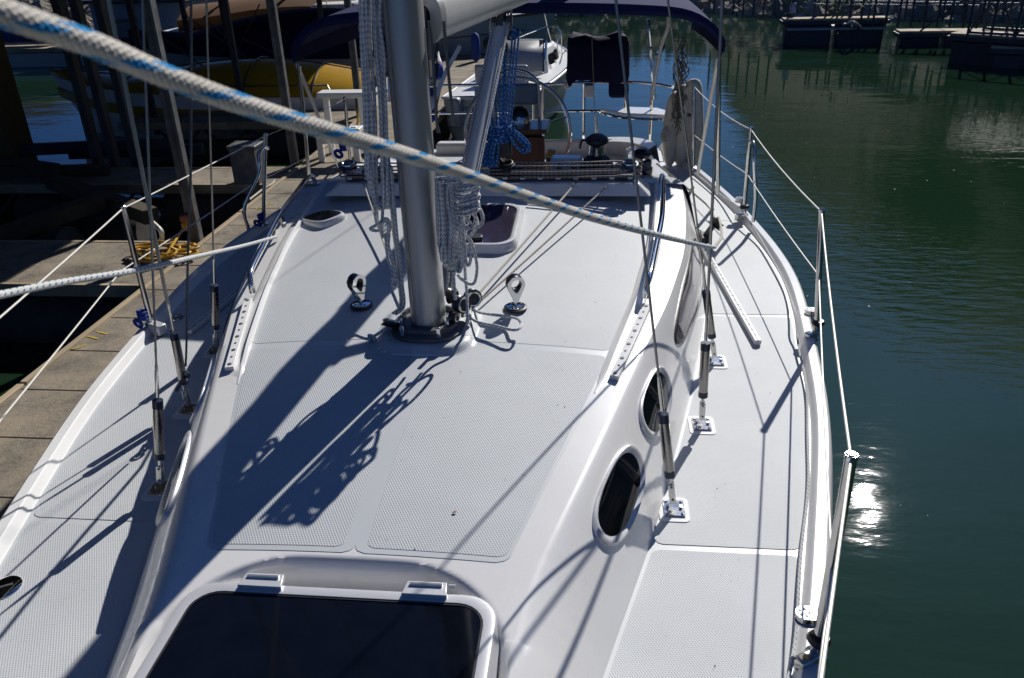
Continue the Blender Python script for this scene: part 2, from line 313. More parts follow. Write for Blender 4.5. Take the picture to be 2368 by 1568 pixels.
# ------------------------------------------------------------------ SETTING: water, banks
mb = MB(); mb.add([(-300, -300, 0), (300, -300, 0), (300, 400, 0), (-300, 400, 0)], [(0, 1, 2, 3)])
obj('water', mb, water_mat(), kind='structure')
shore = [(-60, -60), (-48, -25), (-38, 6), (-28, 20), (-19, 24.5), (-13, 25.2), (-8.8, 26.8), (-4, 30), (3.7, 31.2), (6.0, 29.0), (9, 27.6), (13, 25.5), (19, 20), (26, 8), (32, -12), (60, -60)]
sp = cat([(x, y, 0) for x, y in shore], 10); sp = np.array(sp)[:, :2]
def vnoise(x, y, s=0):
    return (math.sin(x*1.3+s)*math.cos(y*1.7-s)+.5*math.sin(x*3.1+y*2.3+s)+.25*math.sin(x*6.7-y*5.9+2*s))/1.75
offs = [(-3, -2), (-1, -.7), (0, 0), (.35, .22), (.7, .38), (1.1, .6), (1.6, .85), (2.2, 1.15), (3, 1.5), (4, 1.9), (6, 2.6), (9, 3.4), (14, 5.2), (20, 8), (30, 13), (45, 19)]
rows = []
for i, p in enumerate(sp):
    t = sp[min(i+1, len(sp)-1)]-sp[max(i-1, 0)]; t = t/np.linalg.norm(t); nr = np.array([-t[1], t[0]])
    row = []
    for d, h in offs:
        q = p+nr*d; a = math.degrees(math.atan2(q[0]-.6, q[1]))
        k = itp(a, [-60, -30, -10, 5.6, 7.4, 10, 16, 22, 60], [.75, .4, .10, .05, .75, 1.05, 1.35, 1.6, 1.7])
        hh = h if d <= 2.2 else 1.15+(h-1.15)*k
        hh += (.16*vnoise(q[0]*1.9, q[1]*1.9)+.07*vnoise(q[0]*6, q[1]*6, 3)) * (1 if d > 0 else .2)*(1+d*.12)
        row.append((q[0], q[1], hh))
    rows.append(row)
lowr = [r_[:10] for r_ in rows]; hir = [r_[9:] for r_ in rows]
mb = MB(); mb.grid(lowr); obj('shore_bank', mb, M['shore'], kind='structure', smooth=False)
mb = MB(); mb.grid(hir); obj('hillside', mb, M['hill'], kind='structure')
# boulders and stones lying on the bank: nobody could count them
ICO = [(0,0,1),(.894,0,.447),(.276,.851,.447),(-.724,.526,.447),(-.724,-.526,.447),(.276,-.851,.447),(.724,.526,-.447),(-.276,.851,-.447),(-.894,0,-.447),(-.276,-.851,-.447),(.724,-.526,-.447),(0,0,-1)]
ICF = [(0,1,2),(0,2,3),(0,3,4),(0,4,5),(0,5,1),(1,6,2),(2,7,3),(3,8,4),(4,9,5),(5,10,1),(6,7,2),(7,8,3),(8,9,4),(9,10,5),(10,6,1),(6,11,7),(7,11,8),(8,11,9),(9,11,10),(10,11,6)]
def stones(mb, n, dmax, smin, smax, irange):
    for _ in range(n):
        i = RNG.randint(*irange); p = sp[i]+(sp[min(i+1, len(sp)-1)]-sp[i])*RNG.rand()
        t = sp[min(i+1, len(sp)-1)]-sp[i-1]; t = t/np.linalg.norm(t); nr = np.array([-t[1], t[0]])
        d = RNG.rand()**1.3*dmax; h = itp(d, [q[0] for q in offs], [q[1] for q in offs]); q = p+nr*d
        s_ = smin+(smax-smin)*RNG.rand()**2.2; sc = s_*(.6+.7*RNG.rand(3)); a = RNG.rand()*6.28
        vs = []
        for v_ in ICO:
            w_ = np.array(v_)*sc*(1+.22*(RNG.rand(3)-.5)); x = w_[0]*math.cos(a)-w_[1]*math.sin(a); y = w_[0]*math.sin(a)+w_[1]*math.cos(a)
            vs.append((q[0]+x, q[1]+y, h-.1*s_+w_[2]))
        mb.add(vs, ICF)
mb = MB(); stones(mb, 5200, 4.5, .05, .34, (25, 118)); obj('shore_rocks', mb, M['rock'], kind='stuff', smooth=False, label='grey brown boulders and rubble along the waterline of the bank')
mb = MB()
for cx, cy, cz in [az(K('x', 1610, 225), .9), az(K('x', 1640, 20), 1.6), az(K('x', 1750, 60), 1.5), az(K('x', 740, 20), 1.5)]:
    for _ in range(26):
        q = np.array([cx, cy, cz])+RNG.randn(3)*[.2, .2, .10]; a = RNG.rand(3)*6.28; l = .03+.03*RNG.rand()
        Mx = Matrix.Rotation(a[0], 3, 'X') @ Matrix.Rotation(a[2], 3, 'Z')
        mb.add([Vector(q)+Mx @ Vector(v_) for v_ in ((-l/3, 0, 0), (0, -l, 0), (l/3, 0, 0), (0, l, .02))], [(0, 1, 2, 3)])
obj('green_weeds', mb, M['leaf'], kind='stuff', smooth=False)
# ------------------------------------------------------------------ THE SAILBOAT
boat = thing('sailboat', 'large white sailing yacht seen from its foredeck, with grey non-skid deck, mast and navy bimini', 'sailboat')
HY = [-1.65, -1.2, -.8, 0, .5, 1.0, 1.48, 1.76, 2.15, 2.31, 2.58, 2.82, 3.04, 3.48, 3.75, 4.07, 4.44, 4.76, 5.2, 5.45, 5.97, 6.4, 6.85]
HX = [.02, .18, .33, .63, .81, .99, 1.17, 1.25, 1.35, 1.39, 1.455, 1.50, 1.53, 1.585, 1.615, 1.64, 1.63, 1.60, 1.545, 1.50, 1.39, 1.28, 1.15]
def hb(y): return itp(y, HY, HX)
def zd(y): return itp(y, [-1.7, 0, 1.5, 3, 5, 7], [1.26, 1.17, 1.12, 1.115, 1.12, 1.15])
YS = list(np.arange(-1.65, 6.851, .085))
def hbs(y): return sum(hb(y+d) for d in (-.16, -.08, 0, .08, .16))/5 if -1.45 < y < 6.6 else hb(y)
# hull with toe rail: port and starboard skins joined by the deck edge
PROF = [(-.068, .0), (-.060, .008), (-.054, .028), (-.046, .036), (-.013, .038), (-.003, .030), (.004, .0), (.012, -.04), (-.004, -.07), (-.06, -.45), (-.16, -.85), (-.34, -1.2), (-.6, -1.5)]
for nm, a, b_ in (('toe_rail', 0, 8), ('hull', 7, 13)):
    mb = MB()
    for s in (-1, 1):
        rws = []
        for y in YS:
            h = hbs(y); k = min(1, h/.7)
            rws.append([(s*max(h+dx*k, .0), y, zd(y)+dz) for dx, dz in PROF[a:b_]])
        mb.grid(rws if s > 0 else [r_[::-1] for r_ in rws])
    if nm == 'hull':
        h = hb(6.85); mb.add([(-h, 6.85, 1.15), (h, 6.85, 1.15), (h*.6, 6.85, -.3), (-h*.6, 6.85, -.3)], [(0, 1, 2, 3)])
    obj(nm, mb, M['gel'], boat)
def wp(y): return itp(y, [-1.2, .3, 1.0, 1.5, 2.4, 3.0, 3.5, 4.3, 4.95], [.08, .34, .41, .44, .69, .82, .90, .975, .98])
def wt(y): return itp(y, [-1.2, .3, 1.0, 1.5, 2.0, 2.4, 3.0, 3.5, 4.0, 4.95], [.08, .34, .41, .45, .60, .715, .885, .99, 1.04, 1.06])
def wb(y): return itp(y, [-1.2, .3, 1.0, 1.49, 2.04, 2.5, 2.96, 3.4, 3.79, 4.95], [.12, .40, .52, .645, .80, .90, 1.0, 1.09, 1.155, 1.20])
def zc0(y): return itp(y, [-1.2, 0, 1.0, 1.5, 1.65, 2.6, 4.0, 4.95], [1.235, 1.26, 1.315, 1.375, 1.395, 1.495, 1.60, 1.66])
def smooth(f, y, w_=.12): return sum(f(y+d) for d in (-w_, -w_/2, 0, w_/2, w_))/5
def ss(a, b_, x): t = min(1, max(0, (x-a)/(b_-a))); return t*t*(3-2*t)
def zc(x, y):
    z = smooth(zc0, y)-.075*x*x
    # sunk platform round the forward hatch: rounded box distance
    cx, cy, hx, hy, r_ = 0, .90, .43, .66, .30
    qx = abs(x-cx)-hx+r_; qy = abs(y-cy)-hy+r_
    d = math.hypot(max(qx, 0), max(qy, 0))+min(max(qx, qy), 0)-r_
    t = 1-ss(-.048, .006, d)
    if t > 0: z = lerp(z, min(z, 1.262+.02*(y-.9)), t)
    # dorade shaped flat round the mast collar
    qx = abs(x)-.17+.09; qy = abs(y-2.66)-.17+.09; d = math.hypot(max(qx, 0), max(qy, 0))+min(max(qx, qy), 0)-.09
    z += .022*(1-ss(-.02, .012, d))
    return z
def side(s, y, t):   # point on the cabin side, t=0 at the top shoulder, 1 at the deck
    a, b_ = smooth(wt, y), smooth(wb, y); x = lerp(a, b_, t); z0 = zc(a, y); z1 = zd(y)
    pw = itp(y, [1.5, 3, 4], [1.45, 1.25, 1.2]); f = (t**pw)*(1-.10*math.sin(PI*t)); return Vector((s*x, y, lerp(z0, z1, f)))
mb = MB(); rws = []
yy = list(np.arange(-1.2, 1.0, .08))+list(np.arange(1.0, 1.36, .03))+list(np.arange(1.36, 1.75, .009))+list(np.arange(1.75, 2.4, .05))+list(np.arange(2.4, 2.9, .018))+list(np.arange(2.9, 4.41, .06))
for y in yy:
    a = smooth(wt, y); row = [side(-1, y, t) for t in np.linspace(1, .0, 14)[:-1]]
    row += [Vector((x, y, zc(x, y))) for x in np.linspace(-a, a, 111)]
    row += [side(1, y, t) for t in np.linspace(0, 1, 14)[1:]]
    rws.append(row)
mb.grid(rws)
n0 = len(mb.v); last = rws[-1]; mb.add([tuple(q) for q in last]+[(q.x, q.y, .6) for q in last], [(i+1, i, len(last)+i, len(last)+i+1) for i in range(len(last)-1)])
obj('coachroof', mb, M['gel'], boat)
# side decks
def sheet(mb, y0, y1, fin, fout, fz, r_=.05, n=10, ny=None, off=.0015):
    ny = ny or max(6, int((y1-y0)/.05)); rw = []
    ysl = list(np.linspace(y0, y0+r_, 5))+list(np.linspace(y0+r_, y1-r_, ny))[1:-1]+list(np.linspace(y1-r_, y1, 5))
    for y in ysl:
        d = min(y-y0, y1-y); ins = r_-math.sqrt(max(0, r_*r_-(r_-d)**2)) if d < r_ else 0
        a, b_ = fin(y), fout(y); sg = 1 if b_ > a else -1
        a += sg*ins; b_ -= sg*ins
        rw.append([(x, y, fz(x, y)+off) for x in np.linspace(a, b_, n)])
    mb.grid(rw); return mb
mb = MB()
for s in (-1, 1):
    rws = [[(s*x, y, zd(y)) for x in np.linspace(max(0, wb(y)-.08 if y < 4.4 else .0), max(.01, hbs(y)-.064*min(1, hbs(y)/.7)), 5)] for y in YS if y < 4.42]
    mb.grid(rws)
    rws = [[(s*x, y, zd(y)) for x in np.linspace(.62, max(.63, hbs(y)-.064), 5)] for y in YS if 4.35 <= y <= 6.5]; mb.grid(rws)
mb.grid([[(x, y, zd(y)) for x in np.linspace(-1.1, 1.1, 9)] for y in (6.45, 6.6, 6.85)])
obj('side_deck', mb, M['gelgrey'], boat)
gdk = lambda x, y: zd(y)
segs = [(.25, 1.955), (1.982, 3.635), (3.662, 5.02), (5.05, 6.2)]
for s in (-1, 1):
    for y0, y1 in segs:
        fi = (lambda y: s*(smooth(wb, y)+.012)) if y1 < 5.05 else (lambda y: s*1.03)
        obj('nonskid_panel', sheet(MB(), y0, y1, fi, lambda y: s*(hbs(y)-.082), gdk, .025, 8, off=.0018), M['nonskid'], boat)
# coachroof panels
fi = lambda y: .026
for s in (-1, 1):
    def fo(y, s=s): return s*(smooth(wp, y)-.078)
    mbg = sheet(MB(), 1.582, 4.38, lambda y: 0.0, lambda y: fo(y)+s*.010, zc, .03, 60, 300, off=.0012)
    obj('grey_border', mbg, M['gelgrey'], boat)
    for y0, y1 in ((1.60, 2.55), (2.585, 4.34)):
        for xa in ([s*.03] if y0 < 2 else [s*.0]):
            obj('nonskid_panel', sheet(MB(), y0, y1, lambda y, s=s: s*(.03 if y0 < 2 else .0), fo, zc, .022, 60, 120, off=.0020), M['nonskid'], boat)
# raised moulding shoulder under each handrail, with slot
for s in (-1, 1):
    mb = MB(); rws = []
    for y in np.linspace(2.33, 4.38, 50):
        x = smooth(wp, y)-.050; e = ss(2.33, 2.6, y); z = zc(x, y)
        h = .022*e
        rws.append([(s*(x-.030), y, z-.002), (s*(x-.024), y, z+h), (s*(x-.014), y, z+h+.003), (s*(x-.006), y, z+h*.35), (s*(x+.022), y, z+h*.35-.003), (s*(x+.034), y, z-.004)])
    mb.grid(rws); obj('handrail_plinth', mb, M['gel'], boat)
# handrails (stainless) and perforated tracks ahead of them
for s in (-1, 1):
    pts = [(s*x, y, z) for x, y, z in ((.795, 2.97, 1.50), (.797, 2.975, 1.545), (.812, 3.03, 1.575), (.85, 3.3, 1.60), (.89, 3.6, 1.625), (.915, 3.95, 1.645), (.925, 4.10, 1.655), (.925, 4.20, 1.645), (.925, 4.23, 1.60))]
    rail = obj('handrail', MB().tube(cat(pts, 8), .0125, 10), M['chrome'], boat)
    for y in (3.62,):
        obj('stand_off', MB().bar((s*.885, y, 1.56), (s*.893, y, 1.615), .03, .012), M['chrome'], rail)
    a = Vector((s*.668, 2.41, zc(.668, 2.41)+.010)); b_ = Vector((s*.80, 2.93, zc(.80, 2.93)+.014))
    tr = obj('genoa_track', MB().bar(a, b_, .032, .016), M['white'], boat, bevel=.002)
    d = (b_-a)
    for k in range(11):
        q = a+d*(.04+.092*k)+Vector((0, 0, .0085)); obj('screw_hole', MB().lathe([(.0075 if k % 2 == 0 else .0045, 0), (.0075 if k % 2 == 0 else .0045, .0012)], q, n=10), M['dkgrey'], tr)
# side deck tracks with the sheet cars
cars = {}
for s in (-1, 1):
    pts = [Vector((s*x, y, zd(y)+.017)) for x, y in ((1.318, 3.33), (1.262, 3.95), (1.205, 4.55), (1.14, 5.25))]
    mb = MB()
    for a, b_ in zip(pts[:-1], pts[1:]): mb.bar(a, b_+(b_-a)*.004, .030, .022)
    tr = obj('sheet_track', mb, M['white'], boat, bevel=.002)
    mb = MB()
    for a, b_ in zip(pts[:-1], pts[1:]): mb.bar(a+Vector((0, 0, .0112)), b_+Vector((0, 0, .0112)), .003, .002)
    obj('track_slot', mb, M['dkgrey'], tr)
    mb = MB()
    for k in range(34):
        t = k/34*3; i = int(t); q = lerp(pts[i], pts[i+1], t-i)+Vector((0, 0, .0118)); mb.box(q, (.012, .004, .0015))
    obj('track_hole', mb, M['dkgrey'], tr)
    q = pts[2]+Vector((s*.02, .1, .03)); car = obj('sheet_car', MB().box(q-Vector((0, 0, .012)), (.05, .13, .034)), M['black'], boat, bevel=.006)
    blk = q+Vector((s*.055, -.01, .075)); cars[s] = blk
    obj('sheave', MB().lathe([(.012, -.022), (.046, -.020), (.034, -.006), (.034, .006), (.046, .020), (.012, .022)], blk, (s*.6, .2, .75), 22), M['black'], car)
    obj('block_cheek', MB().bar(q+Vector((0, 0, -.01)), blk+Vector((s*.01, 0, .03)), .036, .008, (0, 1, 0)), M['dkgrey'], car, bevel=.003)

# ---------------- deck hatches
def rrect(w_, h, r_, n=6):
    out = []
    for cx, cy, a0 in ((w_/2-r_, h/2-r_, 0), (-w_/2+r_, h/2-r_, 90), (-w_/2+r_, -h/2+r_, 180), (w_/2-r_, -h/2+r_, 270)):
        for k in range(n+1): a = R(a0+90*k/n); out.append((cx+r_*math.cos(a), cy+r_*math.sin(a)))
    return out
def ring(mb, outs):   # stack of (outline, z) loops joined
    mb.grid([[(x, y, z) for x, y in o_] for o_, z in outs], closed=True); return mb
def hatch(name, w_, h, Mx, frame_w, hgt, glassmat, label=None):
    o1 = rrect(w_, h, .085); i1 = rrect(w_-2*frame_w, h-2*frame_w, .085-frame_w*.5); o0 = rrect(w_+.015, h+.015, .09); o2 = rrect(w_-.012, h-.012, .08)
    fr = T(ring(MB(), [(o0, -.03), (o0, .002), (o1, hgt*.45), (o1, hgt*.5), (o2, hgt*.95), (rrect(w_-.03, h-.03, .075), hgt), (i1, hgt-.002), (i1, hgt-.012)]), M=Mx)
    f = obj(name, fr, M['aluw'], boat)
    obj('gasket', T(ring(MB(), [(i1, hgt-.004), (rrect(w_-2*frame_w-.012, h-2*frame_w-.012, .06), hgt-.004)]), M=Mx), M['black'], f)
    i2 = rrect(w_-2*frame_w-.006, h-2*frame_w-.006, .075-frame_w*.5)
    obj('pane', T(MB().prism(i2, hgt-.02, hgt-.006), M=Mx), glassmat, f); return f
Mx = Matrix.Translation((0.0, 1.135, 1.325)) @ Matrix.Rotation(R(1.0), 4, 'X')
fh = hatch('forward_hatch', .785, .70, Mx, .032, .034, M['glass'])
for x in (-.205, .207):
    h = obj('hinge', T(MB().prism([(-.056, -.018), (.056, -.018), (.049, .026), (-.049, .026)], .030, .044), M=Mx @ Matrix.Translation((x, .345, 0))), M['aluw'], fh, bevel=.002)
    obj('hinge_pin', T(MB().tube([(-.040, .014, .046), (.040, .014, .046)], .0055, 8), M=Mx @ Matrix.Translation((x, .345, 0))), M['aluw'], h)
obj('pin_end', T(MB().tube([(.262, .362, .040), (.278, .362, .040)], .005, 8), M=Mx), M['aluw'], fh)
slope = math.atan((zc(0, 3.8)-zc(0, 3.3))/.5)
Mx = Matrix.Translation((.0, 3.56, zc(0, 3.56)+.012)) @ Matrix.Rotation(slope, 4, 'X')
mh = hatch('saloon_hatch', .50, .49, Mx, .024, .028, M['glassp'])
obj('handle', T(MB().prism([(.075+.03*math.cos(a), -.18+.028*math.sin(a)) for a in np.linspace(-1.9, 1.9, 12)]+[(.02, -.165), (.01, -.18), (.02, -.195)], .022, .042), M=Mx), M['black'], mh, bevel=.003)
for s, y in ((-1, 3.72),):   # small opening port beside the port-side handrail
    mb = MB(); out = [(-.125, -.10), (-.085, -.125), (.02, -.10), (.075, -.02), (.09, .09), (.07, .13), (.0, .115), (-.085, .03), (-.125, -.04)]
    Mx = Matrix.Translation((-.745, 3.78, zc(.745, 3.78)+.006)) @ Matrix.Rotation(R(-8), 4, 'Y') @ Matrix.Rotation(R(-38), 4, 'Z')
    out = [(.115*math.copysign(abs(math.cos(a))**.6, math.cos(a)), .085*math.copysign(abs(math.sin(a))**.6, math.sin(a))) for a in np.linspace(0, 2*PI, 28, False)]
    sc = lambda f: [(x*f, y_*f) for x, y_ in out]
    f = obj('small_hatch', T(ring(MB(), [(sc(1.02), -.02), (sc(1.02), .003), (sc(.95), .016), (sc(.85), .019), (sc(.84), .012)]), M=Mx), M['aluw'], boat)
    obj('pane', T(MB().prism(sc(.85), .008, .0165), M=Mx), M['glass'], f)
obj('low_rail', MB().tube(cat([(x, y, zc(x, y)+.012) for x, y in ((.26, 3.86), (.45, 3.83), (.60, 3.78), (.655, 3.77))], 5), .005, 6), M['gel'], boat)
# ---------------- cabin side windows
def win(s, yc, tc, L, wd, asym=.25):
    def pt(a, k, off):
        u_ = math.copysign(abs(math.cos(a))**.78, math.cos(a)); v_ = math.copysign(abs(math.sin(a))**.92, math.sin(a))
        y = yc+u_*L/2*k; t = tc+(v_*wd/2-asym*u_*0)*k
        p = side(s, y, t); q1 = side(s, y+.01, t)-side(s, y-.01, t); q2 = side(s, y, t+.02)-side(s, y, t-.02); nn = q1.cross(q2); nn.normalize()
        if nn.z < 0: nn = -nn
        return p+nn*off
    A = np.linspace(0, 2*PI, 44, False)
    mb = MB(); mb.grid([[pt(a, k, o_) for a in A] for k, o_ in ((1.10, -.004), (1.09, .008), (1.04, .012), (.97, .010), (.89, .002), (.86, .001))], closed=True)
    f = obj('window', mb, M['aluw'], boat)
    mb = MB(); rr_ = [[pt(a, k, .004) for a in A] for k in (.89, .6, .3, .02)]; mb.grid(rr_, closed=True); obj('pane', mb, M['glass'], f)
for s in (-1, 1):
    win(s, 1.98, .49, .385, .45); win(s, 2.48, .49, .345, .44)
    mb = MB()
    A = np.linspace(0, 2*PI, 50, False)
    def pt(a, k, off, s=s):
        c_, s_ = math.cos(a), math.sin(a); y = 3.42+.52*k*math.copysign(abs(c_)**.8, c_); t = .44+.24*k*math.copysign(abs(s_)**.9, s_)*(1-.25*abs(c_)); p = side(s, y, t)
        q1 = side(s, y+.01, t)-side(s, y-.01, t); q2 = side(s, y, t+.02)-side(s, y, t-.02); nn = q1.cross(q2).normalized(); nn = nn if nn.z > 0 else -nn; return p+nn*off
    mb.grid([[pt(a, k, o_) for a in A] for k, o_ in ((1.03, -.003), (1.02, .006), (.97, .008), (.95, .005))], closed=True); f = obj('window', mb, M['black'], boat)
    mb = MB(); mb.grid([[pt(a, k, .006) for a in A] for k in (.96, .7, .4, .02)], closed=True); obj('pane', mb, M['glassp'], f)

# ---------------- mast, collar, boom, vang
def mastprof(k=1, n=40):
    o_ = []
    for i in range(n):
        a = 2*PI*i/n; x = .060*math.copysign(abs(math.cos(a))**.9, math.cos(a)); y = .088*math.copysign(abs(math.sin(a))**.85, math.sin(a)); o_.append((x*k, y*k))
    return o_
mo = mastprof(); YM = 2.66
mb = MB(); mb.grid([[(x, YM+y, z) for x, y in mo] for z in (1.50, 2.2, 3.2, 6, 9.5, 13.2)], closed=True)
mast = obj('mast', mb, M['alu'], boat)
mb = MB(); mb.tube([(-.030, YM-.0845, 1.56), (-.030, YM-.0845, 5)], .0012, 5); obj('extrusion_seam', mb, M['dkgrey'], mast)
mb = MB(); mb.box((.0, YM+.09, 4), (.012, .012, 4.9)); obj('luff_track', mb, M['black'], mast)
mb = MB(); zb = 1.512
ocol = [(.132*math.copysign(abs(math.cos(a))**.7, math.cos(a)), .138*math.copysign(abs(math.sin(a))**.7, math.sin(a))) for a in np.linspace(0, 2*PI, 32, False)]
sc = lambda f, dy=0: [(x*f, YM+y*f+dy) for x, y in ocol]
cl = obj('mast_collar', ring(MB(), [(sc(1.0), zb-.01), (sc(1.0), zb+.012), (sc(.93), zb+.018), (sc(.84), zb+.022), (sc(.82), zb+.036), (sc(.70), zb+.040), (sc(.68), zb+.026), (sc(.45), zb+.024)]), M['dkgrey'], boat)
for a in np.linspace(.4, 2*PI+.4, 8, False): obj('bolt', MB().lathe([(.009, 0), (.009, .012), (.004, .014)], (.108*math.cos(a), YM+.112*math.sin(a), zb+.015), n=6), M['chrome'], cl)
for x in (-.085, .085): obj('shackle', MB().torus((x, YM-.07, zb+.055), .018, .004, (1, 0, 0), 14, 6), M['chrome'], cl)
# gooseneck and boom, swung to starboard and rising a little
B0 = Vector((.02, YM+.11, 2.545)); bdir = Vector((math.sin(R(9.0)), math.cos(R(9.0)), .012)).normalized(); B1 = B0+bdir*4.2
def bprof(c, rx, rz, n=24):
    x = bdir.cross(Vector((0, 0, 1))).normalized(); z = x.cross(bdir); return [c+x*rx*math.cos(2*PI*i/n)+z*rz*math.copysign(abs(math.sin(2*PI*i/n))**.85, math.sin(2*PI*i/n)) for i in range(n)]
mb = MB(); mb.grid([bprof(B0+bdir*.10, .055, .078), bprof(B0+bdir*4.2, .055, .078)], closed=True)
boom = obj('boom', mb, M['boom'], boat)
mb = MB(); mb.grid([bprof(B0+bdir*.06, .02, .04), bprof(B0+bdir*.065, .058, .082), bprof(B0+bdir*.115, .058, .082), bprof(B0+bdir*.12, .054, .076)], closed=True); obj('boom_end_cap', mb, M['alu'], boom)
mb = MB(); mb.box(B0+Vector((.0, .01, 0)), (.04, .12, .07)); mb.box(B0+Vector((.01, .02, -.10)), (.035, .05, .16)); obj('gooseneck', mb, M['dkgrey'], mast, bevel=.005)
mb = MB(); rws = []
for k in range(26):
    t = .22+k*.155; c = B0+bdir*t+Vector((0, 0, .13)); rr_ = .055*(1+.12*math.sin(k*1.9))
    rws.append([c+Vector((rr_*math.cos(a)*(1+.1*math.sin(3*a+k)), 0, rr_*1.3*math.sin(a))) for a in np.linspace(0, 2*PI, 14, False)])
mb.grid(rws, closed=True); sail = obj('furled_mainsail', mb, M['flagw']); tag(sail, 'white mainsail flaked along the top of the boom', 'sail')
va = Vector((.045, YM+.13, 1.62)); vb = B0+bdir*1.02+Vector((0, 0, -.09)); vd = vb-va
vang = obj('vang', MB().tube([va+vd*.22, vb-vd*.04], .026, 14), M['boom'], boat)
obj('vang_rod', MB().tube([va, va+vd*.3], .018, 10), M['steel'], vang)
obj('vang_fitting', MB().bar(vb-vd*.06, vb+Vector((0, 0, .03)), .03, .05), M['dkgrey'], vang, bevel=.004)
for s in (-1, 1):
    obj('vang_sheave', MB().lathe([(.008, -.012), (.034, -.010), (.028, 0), (.034, .010), (.008, .012)], vb-vd*.02+Vector((s*.035, 0, 0)), (1, .1, 0), 18), M['dkgrey'], vang)
    mb = MB()
    for k in (-1, 1): mb.tube([vb-vd*.03+Vector((s*.033, .02*k, 0)), va+vd*.12+Vector((s*.030+.006*k, 0, .0))], .0042, 6)
    obj('vang_line', mb, M['rope_halyard'], vang)
obj('vang_base', MB().bar(va-vd*.03, va+vd*.06, .05, .04), M['dkgrey'], vang, bevel=.005)

# ---------------- shrouds and turnbuckles
def turnbuckle(s, x, y, tx, ty, zt=1.245, zb_=1.45, top=6.2, name='shroud', r_=.0040):
    """chainplate at (x,y) on the deck, wire running to (tx,ty,top)"""
    g = Vector((s*x, y, zd(y))); e = Vector((s*tx, ty, top)); d = (e-g).normalized()
    w0 = obj(name, MB().tube([g+d*.42, e], r_, 6), M['steeld'], boat)
    obj('swage', MB().tube([g+d*.355, g+d*.44, g+d*.47], [.0062, .0062, .0045], 8), M['steel'], w0)
    L0, L1 = .125, .345
    obj('turnbuckle_sleeve', MB().tube([g+d*(L0+.012), g+d*(L1-.012)], .0165, 18), M['steelb'], w0)
    for a, b_ in ((L0, L0+.022), (L1-.028, L1)): obj('end_cap', MB().tube([g+d*a, g+d*b_], .0175, 18), M['bluecap'], w0)
    obj('lower_thread', MB().tube([g+d*.085, g+d*L0], .0065, 8), M['steel'], w0)
    mb = MB(); 
    for k in (-1, 1): mb.bar(g+d*.03+Vector((0, .009*k, 0)), g+d*.10+Vector((0, .009*k, 0)), .020, .005, (0, 1, 0))
    mb.tube([g+d*.045+Vector((0, -.018, 0)), g+d*.045+Vector((0, .018, 0))], .005, 8); mb.tube([g+d*.09+Vector((0, -.018, 0)), g+d*.09+Vector((0, .018, 0))], .005, 8)
    obj('toggle', mb, M['steel'], w0, bevel=.002)
    cp = obj('chainplate', MB().box(g+Vector((0, 0, .007)), (.066, .080, .006)), M['steel'], boat, bevel=.0015)
    obj('padeye', MB().torus(g+Vector((0, 0, .018)), .022, .0055, (0, 1, 0), 14, 7, 0, PI), M['steel'], cp)
    for a in (-.024, .024):
        for b2 in (-.030, .030): obj('bolt_head', MB().lathe([(.005, 0), (.005, .003), (.002, .004)], g+Vector((a, b2, .010)), n=6), M['chrome'], cp)
    obj('mounting_pad', MB().prism([(g.x+a, g.y+b2) for a, b2 in rrect(.095, .125, .018, 3)], zd(y)+.001, zd(y)+.0045), M['gel'], boat)
for s in (-1, 1):
    turnbuckle(s, .865, 2.15, .10, 2.66, top=6.3)
    turnbuckle(s, 1.005, 2.66, .86, 2.78, top=6.2, r_=.0050)
    turnbuckle(s, 1.115, 3.17, .10, 2.9, top=6.3)
    # second cap wire sits just outboard
obj('inner_shroud', MB().tube([(-1.03, 2.70, 1.19), (-.90, 2.82, 6.2)], .0038, 6), M['steeld'], boat)
obj('inner_turnbuckle', MB().tube([(-1.026, 2.70, 1.26), (-1.019, 2.71, 1.45)], .0155, 16), M['steelb'], boat)

